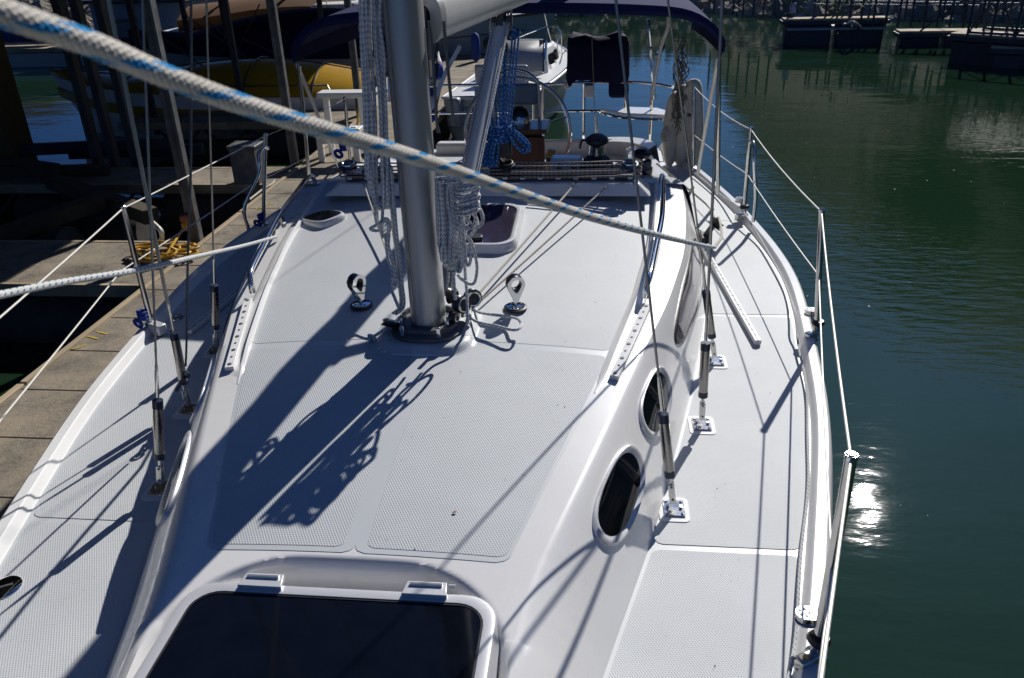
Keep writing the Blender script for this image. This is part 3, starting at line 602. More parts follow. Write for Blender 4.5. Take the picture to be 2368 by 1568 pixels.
# ---------------- padeyes with standing blocks either side of the mast
for s in (-1, 1):
    q = Vector((s*.300, 2.83, zc(.3, 2.83)+.004)); ln = Vector((-.05 if s < 0 else .02, -.12 if s < 0 else -.05, 1)).normalized()
    base = obj('padeye_base', MB().lathe([(.044, 0), (.044, .008), (.036, .010), (.034, .013), (.010, .016)], q, n=28), M['black'], boat)
    obj('padeye_plate', MB().lathe([(.036, .0), (.036, .003), (.010, .006)], q+Vector((0, 0, .010)), n=28), M['chrome'], base)
    for a in (.8, 2.4, 3.9, 5.5): obj('screw', MB().lathe([(.005, 0), (.004, .002)], q+Vector((.026*math.cos(a), .026*math.sin(a), .0135)), n=8), M['dkgrey'], base)
    obj('eye', MB().torus(q+Vector((0, 0, .026)), .012, .004, (1, .3, 0), 14, 6), M['chrome'], base)
    c = q+ln*.105; ax = Vector((.9, -.55, .1)) if s < 0 else Vector((.42, -1, .1)); ax = (ax-ln*ax.dot(ln)).normalized()
    blk = obj('standing_block', MB().lathe([(.020, -.013), (.033, -.013), (.027, -.004), (.027, .004), (.033, .013), (.020, .013), (.020, -.013)], c, ax, 26, cap=False), M['black'], boat)
    side_ = ax.cross(ln).normalized()
    for k in (-1, 1):
        mb = MB(); oo = [(.034*math.cos(a), .034*math.sin(a)) for a in np.linspace(R(-25), R(205), 16)]+[(-.010, -.062), (-.007, -.072), (.007, -.072), (.010, -.062)]; ii = [(.021*math.cos(a), .021*math.sin(a)) for a in np.linspace(R(-25), R(205), 16)]
        Mz = Matrix((side_, ln, ax)).transposed().to_4x4(); Mz.translation = c+ax*.0155*k
        inn = [(.021*math.cos(a), .021*math.sin(a)) for a in np.linspace(R(-25), R(205), 16)]+[(-.006, -.030), (-.003, -.035), (.003, -.035), (.006, -.030)]
        mb.grid([[(x, y, -.002) for x, y in oo], [(x, y, .002) for x, y in oo], [(x, y, .002) for x, y in inn], [(x, y, -.002) for x, y in inn], [(x, y, -.002) for x, y in oo]], closed=True)
        obj('cheek_plate', T(mb, M=Mz), M['chrome'], blk)
    obj('swivel', MB().lathe([(.006, 0), (.010, .004), (.010, .012), (.005, .016), (.008, .022), (.008, .030)], q+ln*.026, ln, 12), M['chrome'], blk)

# ---------------- stanchions and lifelines
def post(s, y, top, r_=.0125, h=.61, x=None, px=None):
    x = x if x else hbs(y)-.055; b_ = Vector((s*x, y, zd(y)+.036))
    if px: b_ = Vector(az(px, zd(y)+.036))
    t = Vector(top)
    if 0: pass; t = Vector(top)
    st = obj('stanchion', MB().tube([b_, t], r_, 14), M['steel'], boat)
    obj('stanchion_cap', MB().lathe([(r_+.001, -.012), (r_+.0015, -.002), (r_*.7, .003)], t, t-b_, 14), M['chrome'], st)
    obj('stanchion_base', MB().lathe([(.030, -.01), (.028, .006), (.016, .012), (.016, .035)], b_, t-b_, 14), M['steel'], st); return b_, t
tops = {}
tr0 = az(K('i', 2255, 1085), 1.76); b0, tR0 = post(1, 1.50, tuple(map(float, tr0)), r_=.0135, px=(1886, 1515))
b1, tR1 = post(1, 3.40, tuple(map(float, ay((1900, 484), 3.42))), px=(1887, 772)); b2, tR2 = post(1, 5.06, (1.50, 5.06, 1.70))
_, tL1 = post(-1, 3.36, (-1.50, 3.34, 1.75)); _, tL2 = post(-1, 4.86, (-1.44, 4.90, 1.72)); _, tL3 = post(-1, 6.1, (-1.27, 6.05, 1.73)); 
b3, tR3 = post(1, 6.12, (1.27, 6.2, 1.76))
tLf = Vector((-1.12, 1.45, 1.78)); post(-1, 1.45, tLf)
for s, y, tp in ((1, 5.06, tR2), (-1, 4.86, tL2)):
    pts = [tp+Vector((0, 0, -.09)), tp+Vector((s*.005, -.05, -.07)), tp+Vector((s*.01, -.13, -.10)), tp+Vector((s*.015, -.16, -.2)), Vector((s*(hbs(y-.16)-.045), y-.17, zd(y)+.2)), Vector((s*(hbs(y-.16)-.045), y-.17, zd(y)+.05))]
    obj('gate_brace', MB().tube(cat(pts, 6), .0115, 10), M['chrome'], boat)
def sag(a, b_, d, n=14): return [lerp(Vector(a), Vector(b_), i/n)-Vector((0, 0, d*4*(i/n)*(1-i/n))) for i in range(n+1)]
def line(nm, a, b_, r_=.0032, d=.004, mat='whitep', par=None): return obj(nm, MB().tube(sag(a, b_, d), r_, 6), M[mat], par or boat)
off = Vector((0, 0, -.012)); bowR = Vector((.35, -.9, 1.86)); bowL = Vector((-.35, -.9, 1.86))
line('lifeline', tR0+off, bowR, .0036); line('lifeline', tR0+off, tR1+off, .0036, .02); line('lifeline', tR1+off, tR2+off, .0032, .02); line('lifeline', tR2+off, tR3+off, .0032, .03); 
mid = lambda b_, t: lerp(b_, t, .48)
line('lower_lifeline', mid(b0, tR0), mid(b1, tR1), .0034, .012); line('lower_lifeline', mid(b1, tR1), mid(b2, tR2), .003, .01); line('lower_lifeline', mid(b2, tR2), mid(b3, tR3)-Vector((0, 0, .04)), .003, .01); line('lower_lifeline', mid(b0, tR0), Vector((.4, -.9, 1.5)), .0034, 0)
line('lifeline', tLf+off, bowL, .0036); line('lifeline', tLf+off, tL1+off, .0036, .006); line('lifeline', tL1+off, tL2+off, .0036, .004); line('lifeline', tL2+off, tL3+off, .0022, .01, 'steeld')
mL = [Vector((-1.60, 3.36, 1.43)), Vector((-1.55, 4.86, 1.42)), Vector((-1.33, 6.1, 1.42))]
line('lower_lifeline', Vector((-1.15, 1.45, 1.44)), mL[0], .0034); line('lower_lifeline', mL[0], mL[1], .0034); line('lower_lifeline', mL[1], mL[2], .0024, .006, 'steeld')
# stanchion feet: cast brackets, furling line blocks
for b_, s in ((b0, 1), (b1, 1), (b2, 1)):
    g = Vector((b_.x-.060, b_.y+.0, zd(b_.y)))
    br = obj('stanchion_bracket', MB().box(g+Vector((.035, -.02, .032)), (.058, .036, .045), Matrix.Rotation(R(28), 3, 'Z')), M['steel'], boat, bevel=.006)
    obj('fairlead_block', T(ring(MB(), [([(x*f, y*f) for x, y in [(.024*math.cos(a), .024*math.sin(a)) for a in np.linspace(PI/2, 3*PI/2, 12)]+[(.02, -.024), (.032, -.018), (.032, .018), (.02, .024)]], z) for f, z in ((.0, .012), (.98, .012), (1, .010), (1, .004), (.8, .0), (.8, -.008), (1, -.012), (1, -.016), (0, -.016))]), M=Matrix.Translation(g+Vector((.03, .04, .125)))), M['steel'], br)
    mb = MB()
    for a in range(5): mb.lathe([(.0042, 0), (.0042, .001)], g+Vector((.028+.012*math.cos(a*1.257), .04+.012*math.sin(a*1.257), .1372)), n=8)
    obj('block_holes', mb, M['dkgrey'], br)
    obj('lashing', MB().torus(b_+Vector((0, 0, .055)), .018, .012, n=16, k=6), M['black'], br)
g = Vector((-1.47, 3.33, zd(3.33))); obj('stanchion_bracket', MB().box(g+Vector((0, 0, .035)), (.08, .05, .05), Matrix.Rotation(R(-28), 3, 'Z')), M['aluw'], boat, bevel=.006)
# furling line inside the starboard toe rail
pts = [(hbs(y)-.078+.004*math.sin(y*9), y, zd(y)+.060-.045*math.sin(PI*min(1, max(0, (y-1.5)/1.9)))**.3) for y in np.arange(.6, 3.42, .12)]
pts += [(hbs(y)-.078+.004*math.sin(y*7), y, zd(y)+.03+.05*abs(math.cos((y-3.4)*PI/1.65))**6) for y in np.arange(3.5, 6.1, .12)]
o_ = obj('furling_line', MB().tube(cat(pts, 4), .005, 8), M['rope_port']); tag(o_, 'thin white furling line with blue flecks lying along the inside of the starboard toe rail', 'rope')
for s, b_ in ((1, b3),): pass
mb = MB(); mb.lathe([(.05, 0), (.05, .004), (.035, .008)], (-1.10, 1.66, zd(1.66)+.001), n=28); dc = obj('deck_filler_cap', mb, M['chrome'], boat)
obj('cap_slot', MB().box((-1.10, 1.66, zd(1.66)+.009), (.05, .008, .003), R(30)), M['dkgrey'], dc)
mb = MB(); mb.torus((-1.47, 3.51, zd(3.5)+.004), .03, .006, n=24, k=6); mb.box((-1.47, 3.51, zd(3.5)+.004), (.05, .008, .004), R(20)); obj('deck_filler_cap', mb, M['steel'], boat)
for y in (.9, 3.52, 4.1): pass

# ---------------- traveller with its lines
ZT = 1.70; yT = 4.10
arch = obj('traveller_bridge', MB().add([(-.80, yT-.11, 1.60), (.86, yT-.11, 1.60), (.80, yT-.07, ZT-.045), (-.72, yT-.07, ZT-.045), (-.80, yT+.12, 1.60), (.86, yT+.12, 1.60), (.80, yT+.07, ZT-.045), (-.72, yT+.07, ZT-.045)], [(0,1,2,3),(5,4,7,6),(3,2,6,7),(1,5,6,2),(4,0,3,7)]), M['gel'], boat, bevel=.008)
trk = obj('traveller_track', MB().box((.04, yT, ZT-.030), (1.48, .055, .03)), M['black'], boat, bevel=.003)
mb = MB()
for k in range(17): mb.box((-.68+.09*k, yT-.0285, ZT-.032), (.024, .003, .012))
obj('track_notch', mb, M['white'], trk)
for nm, x in (('end_block', -.68), ('end_block', .755), ('car_block', .14)):
    e = obj(nm, MB().lathe([(.03, 0), (.044, .002), (.036, .016), (.044, .030), (.030, .032), (.030, 0)], (x, yT-.015, ZT+.012), (0, -.25, 1), 24), M['bluecap'] if nm[0] == 'e' else M['black'], trk)
    obj('block_cap', MB().torus((x, yT-.022, ZT+.046), .030, .006, (0, -.25, 1), 24, 7), M['chrome'] if nm[0] == 'e' else M['black'], e)
obj('car', MB().box((.14, yT, ZT), (.17, .075, .045)), M['black'], trk, bevel=.01)
mb = MB()
for k, (dy, dz) in enumerate(((-.062, .0), (-.060, -.018), (-.05, .016), (-.03, .03), (.0, .04), (.022, .036), (-.064, .010))):
    mb.tube(sag((.70, yT+dy, ZT+dz+.006), (.16, yT+dy*.9, ZT+dz), .003), .0042, 6)
    if k < 5: mb.tube(sag((-.64, yT+dy, ZT+dz+.004), (.12, yT+dy*.9, ZT+dz), .003), .0042, 6)
    mb.tube(cat([(.70, yT+dy, ZT+dz+.006), (.79, yT+dy*.6, ZT+dz+.003), (.815, yT, ZT+dz), (.79, yT+.03, ZT+dz)], 4), .0042, 6)
    mb.tube(cat([(-.64, yT+dy, ZT+dz+.004), (-.72, yT+dy*.6, ZT+dz), (-.74, yT, ZT+dz), (-.72, yT+.03, ZT+dz)], 4), .0042, 6)
tl = obj('traveller_line', mb, M['rope_grey']); tag(tl, 'grey and red flecked control line running back and forth across the mainsheet traveller', 'rope')
mb = MB()
for k in range(6): mb.box((.40+.075*k, yT+.09, ZT-.02), (.028, .08, .05))
obj('rope_clutch', mb, M['black'], boat, bevel=.004)
# ---------------- lines led aft over the coachroof from the mast foot
for nm, a, b_, rr_, mt in (('halyard_line', (.12, 2.74, 1.545), (.50, 4.06, 1.66), .0048, 'rope_cream'), ('reefing_line', (.13, 2.73, 1.535), (.66, 4.06, 1.645), .0042, 'rope_grey'), ('starboard_line', (-.60, 4.04, 1.66), (-.12, 2.80, 1.53), .0042, 'rope_cream')):
    o_ = obj(nm, MB().tube(sag(a, b_, .004), rr_, 8), M[mt])
    tag(o_, {'halyard_line': 'cream line led from the mast foot aft to the clutches, the upper of two', 'reefing_line': 'thin white line led aft beside the cream one, nearer to the round padeye', 'starboard_line': 'pale line led aft from the mast foot on the dock side of the mast'}[nm], 'rope')
# ---------------- cockpit
mb = MB(); mb.add([(-.8, 4.40, .72), (.8, 4.40, .72), (.6, 6.6, .72), (-.6, 6.6, .72)], [(0, 1, 2, 3)]); obj('cockpit_sole', mb, M['gelgrey'], boat)
mb = MB()
for s in (-1, 1):
    mb.box((s*.80, 5.5, .98), (.40, 2.2, .28)); mb.box((s*.62, 5.5, .85), (.04, 2.2, .3))
obj('cockpit_seat', mb, M['gel'], boat, bevel=.02)
for s in (-1, 1):
    rws = []
    for y in np.linspace(4.34, 6.62, 26):
        e = ss(6.62, 6.0, y); zt = itp(y, [4.34, 4.5, 5.0, 5.6, 6.62], [1.57, 1.55, 1.43, 1.38, 1.24]); xo = s*itp(y, [4.34, 5.2, 6.62], [1.125, 1.09, .98]); xi = s*.80
        rws.append([(xo+s*.06, y, 1.12), (xo-s*.04, y, zt-.06), (xo-s*.07, y, zt-.01), (xi+s*.06, y, zt), (xi+s*.01, y, zt-.03), (xi, y, 1.1)])
    mb = MB(); mb.grid(rws if s < 0 else [r_[::-1] for r_ in rws]); obj('coaming', mb, M['gel'], boat)
mb = MB(); mb.box((0, 6.76, 1.08), (1.5, .12, .30)); mb.box((.42, 6.70, 1.15), (.9, .05, .22)); obj('transom_seat', mb, M['gel'], boat, bevel=.03)
rws = []
for k in range(12):
    t = k/11; a = R(5+80*t); c = Vector((.55+.42*math.sin(a), 6.72-.55*(1-math.cos(a))*1.0, 0)); rws.append([c+Vector((0, 0, 1.12)), c+Vector((.0, -.03, 1.24+.06*t)), c+Vector((.06, .04, 1.26+.06*t)), c+Vector((.10, .10, 1.14))])
mb = MB(); mb.grid(rws); obj('quarter_coaming', mb, M['gel'], boat)
# sheet winches
def winch(x, y, z, R_=.07, h=.16, mat='black', name='winch'):
    wz = obj(name, MB().lathe([(R_*1.15, 0), (R_*1.15, h*.25), (R_*.9, h*.3), (R_*.66, h*.4), (R_*.60, h*.72), (R_*.95, h*.82), (R_*1.0, h*.9), (R_*.9, h), (R_*.5, h*1.12), (.01, h*1.15)], (x, y, z), n=26), M[mat], boat)
    obj('winch_drum', MB().lathe([(R_*.69, 0), (R_*.64, h*.3), (R_*.66, h*.36)], (x, y, z+h*.38), n=26), M['chrome'], wz); return wz
w1 = winch(.59, 4.36, 1.66, .062, .145)
obj('winch_base', MB().lathe([(.10, 0), (.10, .05), (.085, .075)], (.59, 4.36, 1.60), n=20), M['black'], boat)
obj('self_tailer_arm', MB().tube(cat([(.54, 4.32, 1.80), (.515, 4.31, 1.805), (.505, 4.31, 1.78), (.503, 4.31, 1.76)], 4), .006, 6), M['black'], w1)
w2 = winch(.86, 5.05, 1.43, .062, .13)
mb = MB()
for k in range(5): mb.torus((.86, 5.05, 1.455+.012*k), .058, .0065, n=24, k=6)
rp = obj('winch_rope', mb, M['rope_dark']); tag(rp, 'grey sheet wrapped in turns round the starboard coaming winch', 'rope')
w3 = winch(-.86, 5.15, 1.40, .062, .13)
obj('engine_panel', MB().box((.43, 4.37, 1.65), (.17, .09, .11)), M['gel'], boat, bevel=.012)
mb = MB()
for k in range(3): mb.box((.56+.045*k, 4.24, 1.65), (.028, .10, .07))
obj('rope_clutch', mb, M['black'], boat, bevel=.006)
# pedestal, guard arch, compass and wheel
yp = 5.62
ped = obj('steering_pedestal', MB().box((.05, yp, 1.15), (.34, .24, .86)), M['wood'], boat, bevel=.008)
obj('pedestal_shelf', MB().box((.05, yp-.02, 1.60), (.42, .32, .03)), M['wood'], ped, bevel=.004)
obj('table_leaf', MB().box((.05, yp-.15, 1.36), (.38, .03, .40)), M['wood'], ped, bevel=.004)
cmp_ = obj('compass_base', MB().lathe([(.075, 0), (.075, .05), (.068, .06)], (.06, yp, 1.615), n=26), M['steel'], ped)
obj('compass_dome', MB().lathe([(.066, 0), (.062, .02), (.05, .04), (.03, .055), (.005, .06)], (.06, yp, 1.672), n=26), M['black'], cmp_)
pts = [(-.12, yp+.03, 1.3), (-.12, yp+.03, 1.80), (-.10, yp+.03, 1.90), (-.02, yp+.03, 1.955), (.08, yp+.03, 1.955), (.16, yp+.03, 1.91), (.19, yp+.03, 1.82), (.20, yp+.03, 1.3)]
obj('pedestal_guard', MB().tube(cat(pts, 6), .0125, 10), M['chrome'], ped)
nav = obj('instrument_pod', MB().box((.02, yp+.06, 1.80), (.34, .05, .14)), M['bgrey'], ped, bevel=.02)
yw = 5.86; wc = Vector((.02, yw, 1.50)); wax = Vector((0, -1, .12)).normalized()
wh = obj('steering_wheel', MB().torus(wc, .375, .0125, wax, 48, 10), M['chrome'], boat)
for a in np.linspace(.3, 2*PI+.3, 6, False):
    e = Matrix.Rotation(a, 3, wax) @ Vector((.37, 0, 0)); obj('spoke', MB().tube([wc, wc+e], .006, 6), M['chrome'], wh)
obj('wheel_hub', MB().lathe([(.03, -.03), (.05, 0), (.03, .02)], wc, wax, 16), M['chrome'], wh)
# stern rail
yr = 6.72; zr = 1.685
rail = [(.14, yr+.05, 1.16), (.14, yr+.05, zr-.06), (.16, yr+.05, zr-.015), (.21, yr+.05, zr), (.75, yr+.04, zr+.01), (1.02, yr-.1, zr+.015), (1.14, yr-.28, zr+.02)]
pp = obj('stern_pulpit', MB().tube(cat(rail, 5), .0125, 10), M['chrome'], boat)
rl = [(-x+.20, y, z) for x, y, z in rail[:5]]
rl[-1] = (-.75, yr+.03, zr+.0); rl += [(-1.02, yr-.12, zr), (-1.14, yr-.3, zr)]
obj('stern_pulpit', MB().tube(cat(rl, 5), .0125, 10), M['chrome'], boat)
mb = MB(); mb.tube([(.14, yr+.05, 1.47), (.95, yr-.0, 1.48)], .0105, 8); mb.tube([(.06, yr+.05, 1.47), (-.9, yr+.0, 1.47)], .0105, 8); mb.tube([(.06, yr+.05, 1.28), (-.35, yr+.03, 1.28)], .008, 8)
obj('mid_rail', mb, M['chrome'], pp)
for x, y, z0 in ((.47, yr+.045, 1.16), (.80, yr+.03, 1.48), (-.40, yr+.05, 1.16), (-.8, yr+.02, 1.16), (1.0, yr-.1, 1.16)): obj('rail_post', MB().tube([(x, y, z0), (x, y, zr)], .012, 8), M['chrome'], pp)
sgn = obj('rail_clamp', MB().box((.34, yr+.04, zr-.01), (.06, .04, .05)), M['aluw'], pp, bevel=.006)
sp_ = [(.60, yr-.02), (.78, yr-.22), (1.10, yr-.30), (1.16, yr-.20), (1.05, yr-.02), (.78, yr+.04)]
st_ = obj('corner_seat', MB().prism([(x, y) for x, y in sp_], 1.485, 1.505), M['gel'], boat, bevel=.006)
obj('seat_frame', MB().tube(cat([(x, y, 1.47) for x, y in sp_[:4]], 5), .0105, 8), M['chrome'], st_)
obj('backstay', MB().tube([(.58, yr, 1.25), (.56, yr-.01, 1.42), (-.0, 4.2, 13.0)], .0028, 6), M['steeld'], boat)
obj('backstay_turnbuckle', MB().tube([(.578, yr, 1.27), (.565, yr-.01, 1.45)], .011, 10), M['steel'], boat)
# covered barbecue clamped to the stern rail
gx, gy = .575, yr+.10
gr = thing('barbecue', 'barbecue under a crumpled navy cover clamped on the stern rail', 'barbecue')
rws = []
for k, (z, fx, fy) in enumerate(((1.70, 1.0, 1.0), (1.73, 1.03, 1.05), (1.85, .99, 1.0), (1.98, .97, .96), (2.03, .93, .85), (2.055, .80, .6), (2.06, .3, .2))):
    row = []
    for i in range(36):
        a = 2*PI*i/36; x = .245*math.copysign(abs(math.cos(a))**.38, math.cos(a))*fx; y = .14*math.copysign(abs(math.sin(a))**.5, math.sin(a))*fy
        wv = 1+.022*math.sin(5*a+k*.7)+.014*math.sin(9*a-k*1.3); row.append((gx+x*wv, gy+y*wv, z+.012*math.sin(3*a+k)+(.02*math.sin(6*a) if k == 0 else 0)+(-.035 if (k >= 4 and -.1 < x < .15) else 0)))
    rws.append(row)
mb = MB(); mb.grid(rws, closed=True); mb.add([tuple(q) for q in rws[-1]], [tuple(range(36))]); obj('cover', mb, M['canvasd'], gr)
obj('clamp', MB().box((gx-.06, gy-.07, 1.63), (.07, .05, .10)), M['aluw'], gr, bevel=.008)
obj('side_pouch', MB().box((gx+.17, gy, 1.63), (.16, .1, .13)), M['canvasd'], gr, bevel=.03)
# horseshoe buoy with its net hung on the starboard quarter
hx = ay(K('l', 560, 650), 6.35)
hbuoy = thing('life_buoy', 'weathered beige horseshoe life buoy cover hung upright at the starboard stern corner', 'life buoy')
cx, cy, cz = float(hx[0]), 6.32, float(hx[2])
for dx, top_, r_ in ((-.055, .15, .060), (.075, .24, .068), (0.01, .20, .064)):
    pts = [(cx+dx*1.2, cy+.03, cz-.34), (cx+dx*1.4, cy, cz-.2), (cx+dx*1.3, cy, cz), (cx+dx, cy, cz+top_), (cx+dx*.8+.01, cy+.02, cz+top_+.06)]
    obj('lobe', MB().tube(cat(pts, 5), [r_*max(.05, math.sin(PI*(k+.12)/20.3)**.30) for k in range(21)], 14), M['beige'], hbuoy)
obj('strap', MB().box((cx+.06, cy-.0, cz+.06), (.13, .12, .025)), M['black'], hbuoy, bevel=.004)
mb = MB()
for k in range(20):
    q0 = Vector((cx-.04+.012*(k % 5)-.012, cy-.05, cz+.62-.01*k)); pts = [q0]
    for j in range(1, 12): pts.append(q0+Vector((random.uniform(-.035, .035), random.uniform(-.035, .02), -.05*j)))
    mb.tube(cat(pts, 4), .0034, 5)
nt_ = obj('cord_net', mb, M['net']); tag(nt_, 'tangled old brown cord net bunched above the horseshoe buoy', 'net')
mb = MB()
for k in range(6): mb.torus((cx-.12, cy-.07, cz-.06-.006*k), .035+.003*k, .004, (.2, 1, .1*k), 18, 5, sx=.6)
cl_ = obj('line_coil', mb, M['rope_cream']); tag(cl_, 'small cream coil of line tied to the left of the horseshoe buoy', 'rope')
# bimini
yb0, yb1 = 5.0, 6.75
def bim(u, v, off=0):   # u -1..1 across, v 0..1 fore-aft
    x = 1.27*math.copysign(1-(1-abs(u))**1.25, u) if abs(u) < 1 else 1.27*u
    z = 2.422-.085*abs(u)**2-.14*max(0, (abs(u)-.66)/.34)**2.2+.015*math.sin(PI*v)+off
    return (x+.03, lerp(yb0, yb1, v)+.05*(1-u*u)*(1 if v > .5 else -1)*.6, z)
U = np.linspace(-1, 1, 45)
mb = MB(); mb.grid([[bim(u, v) for u in U] for v in np.linspace(0, 1, 14)]); mb.grid([[bim(u, v, -.012) for u in U[::-1]] for v in np.linspace(0, 1, 14)])
bt = obj('bimini_top', mb, M['canvas'], boat)
mb = MB(); mb.grid([[bim(u, 0, .004) for u in U], [(bim(u, 0)[0], bim(u, 0)[1]-.012, bim(u, 0)[2]-.03) for u in U], [(bim(u, 0)[0], bim(u, 0)[1]+.004, bim(u, 0)[2]-.052-.02*max(0, abs(u)-.85)*6) for u in U], [(bim(u, 0)[0], bim(u, 0)[1]+.02, bim(u, 0)[2]-.05) for u in U]])
obj('front_hem', mb, M['canvas'], bt)
for s in (-1, 1):
    mb = MB(); mb.grid([[bim(s, v) for v in np.linspace(0, 1, 12)], [(bim(s, v)[0]-s*.02, bim(s, v)[1]+.1*(0.5-v)*(-1), bim(s, v)[2]-.07-.16*math.sin(PI*min(1, v*1.0))**2*0-.05*v) for v in np.linspace(0, 1, 12)]])
    obj('side_valance', mb, M['canvas'], bt)
    fr = [(s*1.24+.03, 5.06, 2.10), (s*1.40, 5.48, 1.22)]
    obj('bimini_leg', MB().tube([(s*1.25+.03, 5.05, 2.10), (s*1.385, 5.38, 1.20)], .0125, 10), M['steel'], bt)
    obj('bimini_leg', MB().tube([(s*1.255+.02, 5.06, 2.10), (s*1.30, 5.86, 1.20)], .012, 10), M['whitep'], bt)
    pts = [(s*.85, 5.9, 2.36), (s*.99, 5.86, 2.32), (s*1.04, 5.84, 2.22), (s*1.00, 5.9, 2.05), (s*.96, 5.98, 1.72)]
    obj('bimini_bow', MB().tube(cat(pts, 6), .0125, 10), M['whitep'], bt)
    obj('bimini_leg', MB().tube([(s*.93, 6.3, 2.2), (s*1.0, 6.28, 1.65)], .012, 8), M['chrome'], bt)
    obj('leg_clamp', MB().tube([(s*.98, 6.0, 1.98), (s*1.04, 6.25, 2.02)], .016, 8), M['chrome'], bt)
mb = MB(); mb.lathe([(.035, 0), (.03, .01), (.012, .02), (.006, .10)], (.30, 5.2, 2.39), n=14); obj('strap_boss', mb, M['black'], bt)
# blue cloth wraps at stanchion feet
for x, y, z, s_ in ((-1.53, 3.33, 1.20, 1), (-1.53, 4.83, 1.19, .9), (-.72, 4.15, 1.80, .8)):
    mb = MB(); q = Vector((x, y, z))
    for k in range(4): mb.torus(q+Vector((0, 0, .012*k)), .017*s_, .008, (random.uniform(-.4, .4), random.uniform(-.4, .4), 1), 14, 7)
    mb.torus(q+Vector((-.025, -.01, -.02)), .020, .009, (.3, 1, .3), 16, 7)
    o_ = obj('cloth_tie', mb, M['bluestrap']); tag(o_, {3.33: 'royal blue cloth tie knotted round the foot of the nearest dock-side stanchion', 4.83: 'blue cloth tie round the foot of the second dock-side stanchion', 4.15: 'small blue cloth tie on the block at the dock end of the traveller'}[y], 'cloth tie')

# ---------------- ropes hanging at the mast
def hang(key, pts, y, r_=.0052, mat='rope_halyard', mb=None, jy=.0, k=6):
    Pn = []
    for i, p in enumerate(pts):
        yy_ = (y if np.isscalar(y) else y[i])+random.uniform(-.006, .006); w_ = {'b': 5, 'f': 5, 't': 4, 'c': 3}.get(key, 0); Pn.append(ay(K(key, p[0]+random.uniform(-w_, w_), p[1]+random.uniform(-w_, w_)), yy_))
    mb = mb or MB(); mb.tube(cat(Pn, k), r_, 8); return mb
L1 = [[(985, -60), (988, 100), (1005, 500), (1025, 900), (1045, 1568)], [(1035, -60), (1040, 100), (1050, 500), (1060, 700), (1085, 1000), (1105, 1568)], [(1060, -60), (1075, 200), (1085, 450), (1110, 900), (1130, 1568)], [(1095, -60), (1110, 100), (1130, 500), (1160, 900), (1180, 1568)], [(1140, -60), (1150, 200), (1170, 480), (1190, 700), (1200, 1100), (1215, 1568)], [(1165, -60), (1175, 300), (1190, 800), (1225, 1300), (1250, 1568)]]
L2 = [[(1045, 0), (1060, 100), (1095, 250), (1120, 330), (1150, 345)], [(1095, 0), (1090, 120), (1100, 280), (1150, 375), (1195, 350), (1190, 200), (1180, 0)], [(1125, 0), (1130, 250), (1140, 480), (1175, 570), (1230, 560)], [(1180, 0), (1195, 200), (1190, 400), (1180, 480), (1130, 520), (1080, 560), (1120, 580), (1190, 560)], [(1215, 0), (1215, 200), (1235, 350), (1262, 300), (1258, 120), (1245, 0)], [(1250, 0), (1275, 300), (1300, 600), (1325, 800), (1350, 1050), (1365, 1200), (1340, 1270), (1290, 1310)]]
L1 += [[(x+dx+random.uniform(-6, 6), y) for x, y in L1[i]] for i, dx in ((0, 22), (1, -16), (3, 18), (4, 20), (5, -14))]
L2 += [[(x+dx, y+dy) for x, y in L2[i]] for i, dx, dy in ((0, 20, 18), (1, 14, -20), (2, -18, -30), (4, 16, 24), (4, -20, 12), (5, -12, 0), (5, 14, 10))]
parts = MB()
for i, p in enumerate(L1): hang('b', p, 2.60+.012*(i % 3), mb=parts, r_=.0058)
for i, p in enumerate(L2): hang('f', p, 2.60+.014*(i % 3), mb=parts, r_=.0056)
hang('f', [(1185, 640), (1180, 520), (1210, 470), (1250, 500), (1240, 580), (1190, 600), (1170, 540), (1200, 490), (1245, 540), (1230, 620), (1220, 700)], [2.60, 2.585, 2.575, 2.58, 2.60, 2.61, 2.59, 2.57, 2.58, 2.6, 2.6], mb=parts, r_=.0062)
hang('f', [(1210, 600), (1222, 700), (1235, 800), (1260, 880), (1275, 960), (1290, 1010)], 2.60, mb=parts); hang('f', [(1245, 600), (1240, 720), (1275, 820), (1290, 920), (1295, 1010)], 2.59, mb=parts)
hang('f', [(1262, 1030), (1275, 1000), (1310, 1005), (1320, 1040), (1290, 1060), (1265, 1040), (1285, 1015)], 2.59, mb=parts, r_=.0065)
o_ = obj('halyard_bundle', parts, M['rope_halyard']); tag(o_, 'bunch of navy flecked ropes hanging on the dock side of the mast, knotted halfway', 'rope')
parts = MB()   # long hanks on the water side
for i, (x0, x1, yb) in enumerate(((150, 190, 980), (165, 205, 1000), (180, 215, 1030), (195, 232, 1045), (212, 250, 1020), (225, 258, 990), (240, 268, 960), (255, 285, 930), (262, 300, 1060), (275, 310, 1040), (300, 325, 1010))):
    y0 = 2.61+.012*(i % 4)
    hang('t', [(x0, 330), (x0+2, 420), (x0+8, 600), (x0+14+10*(i % 2), 780), (x1-8, yb-40), (x1+14, yb), (x1+34, yb-60), (x1+26, 800), (x1+16, 640), (x1+6, 500), (x1, 330)], y0, mb=parts, r_=.0056)
hang('t', [(140, 395), (190, 380), (260, 390), (320, 370), (380, 390), (400, 410)], 2.585, mb=parts); hang('t', [(140, 410), (200, 420), (270, 415), (330, 400)], 2.58, mb=parts)
for i in range(9):
    x0 = 158+i*19; yb = random.uniform(820, 1010); hang('t', [(x0, 380), (x0+random.uniform(-8, 14), 520), (x0+random.uniform(0, 22), 700), (x0+8, yb-30), (x0+22, yb), (x0+36, yb-50), (x0+random.uniform(18, 34), 620), (x0+12, 400)], 2.585+.01*(i % 4), mb=parts, r_=.0055)
hang('t', [(275, 1060), (276, 1120), (282, 1200), (285, 1260)], 2.60, mb=parts)
hang('t', [(235, 1060), (232, 1120), (225, 1180)], 2.62, mb=parts)
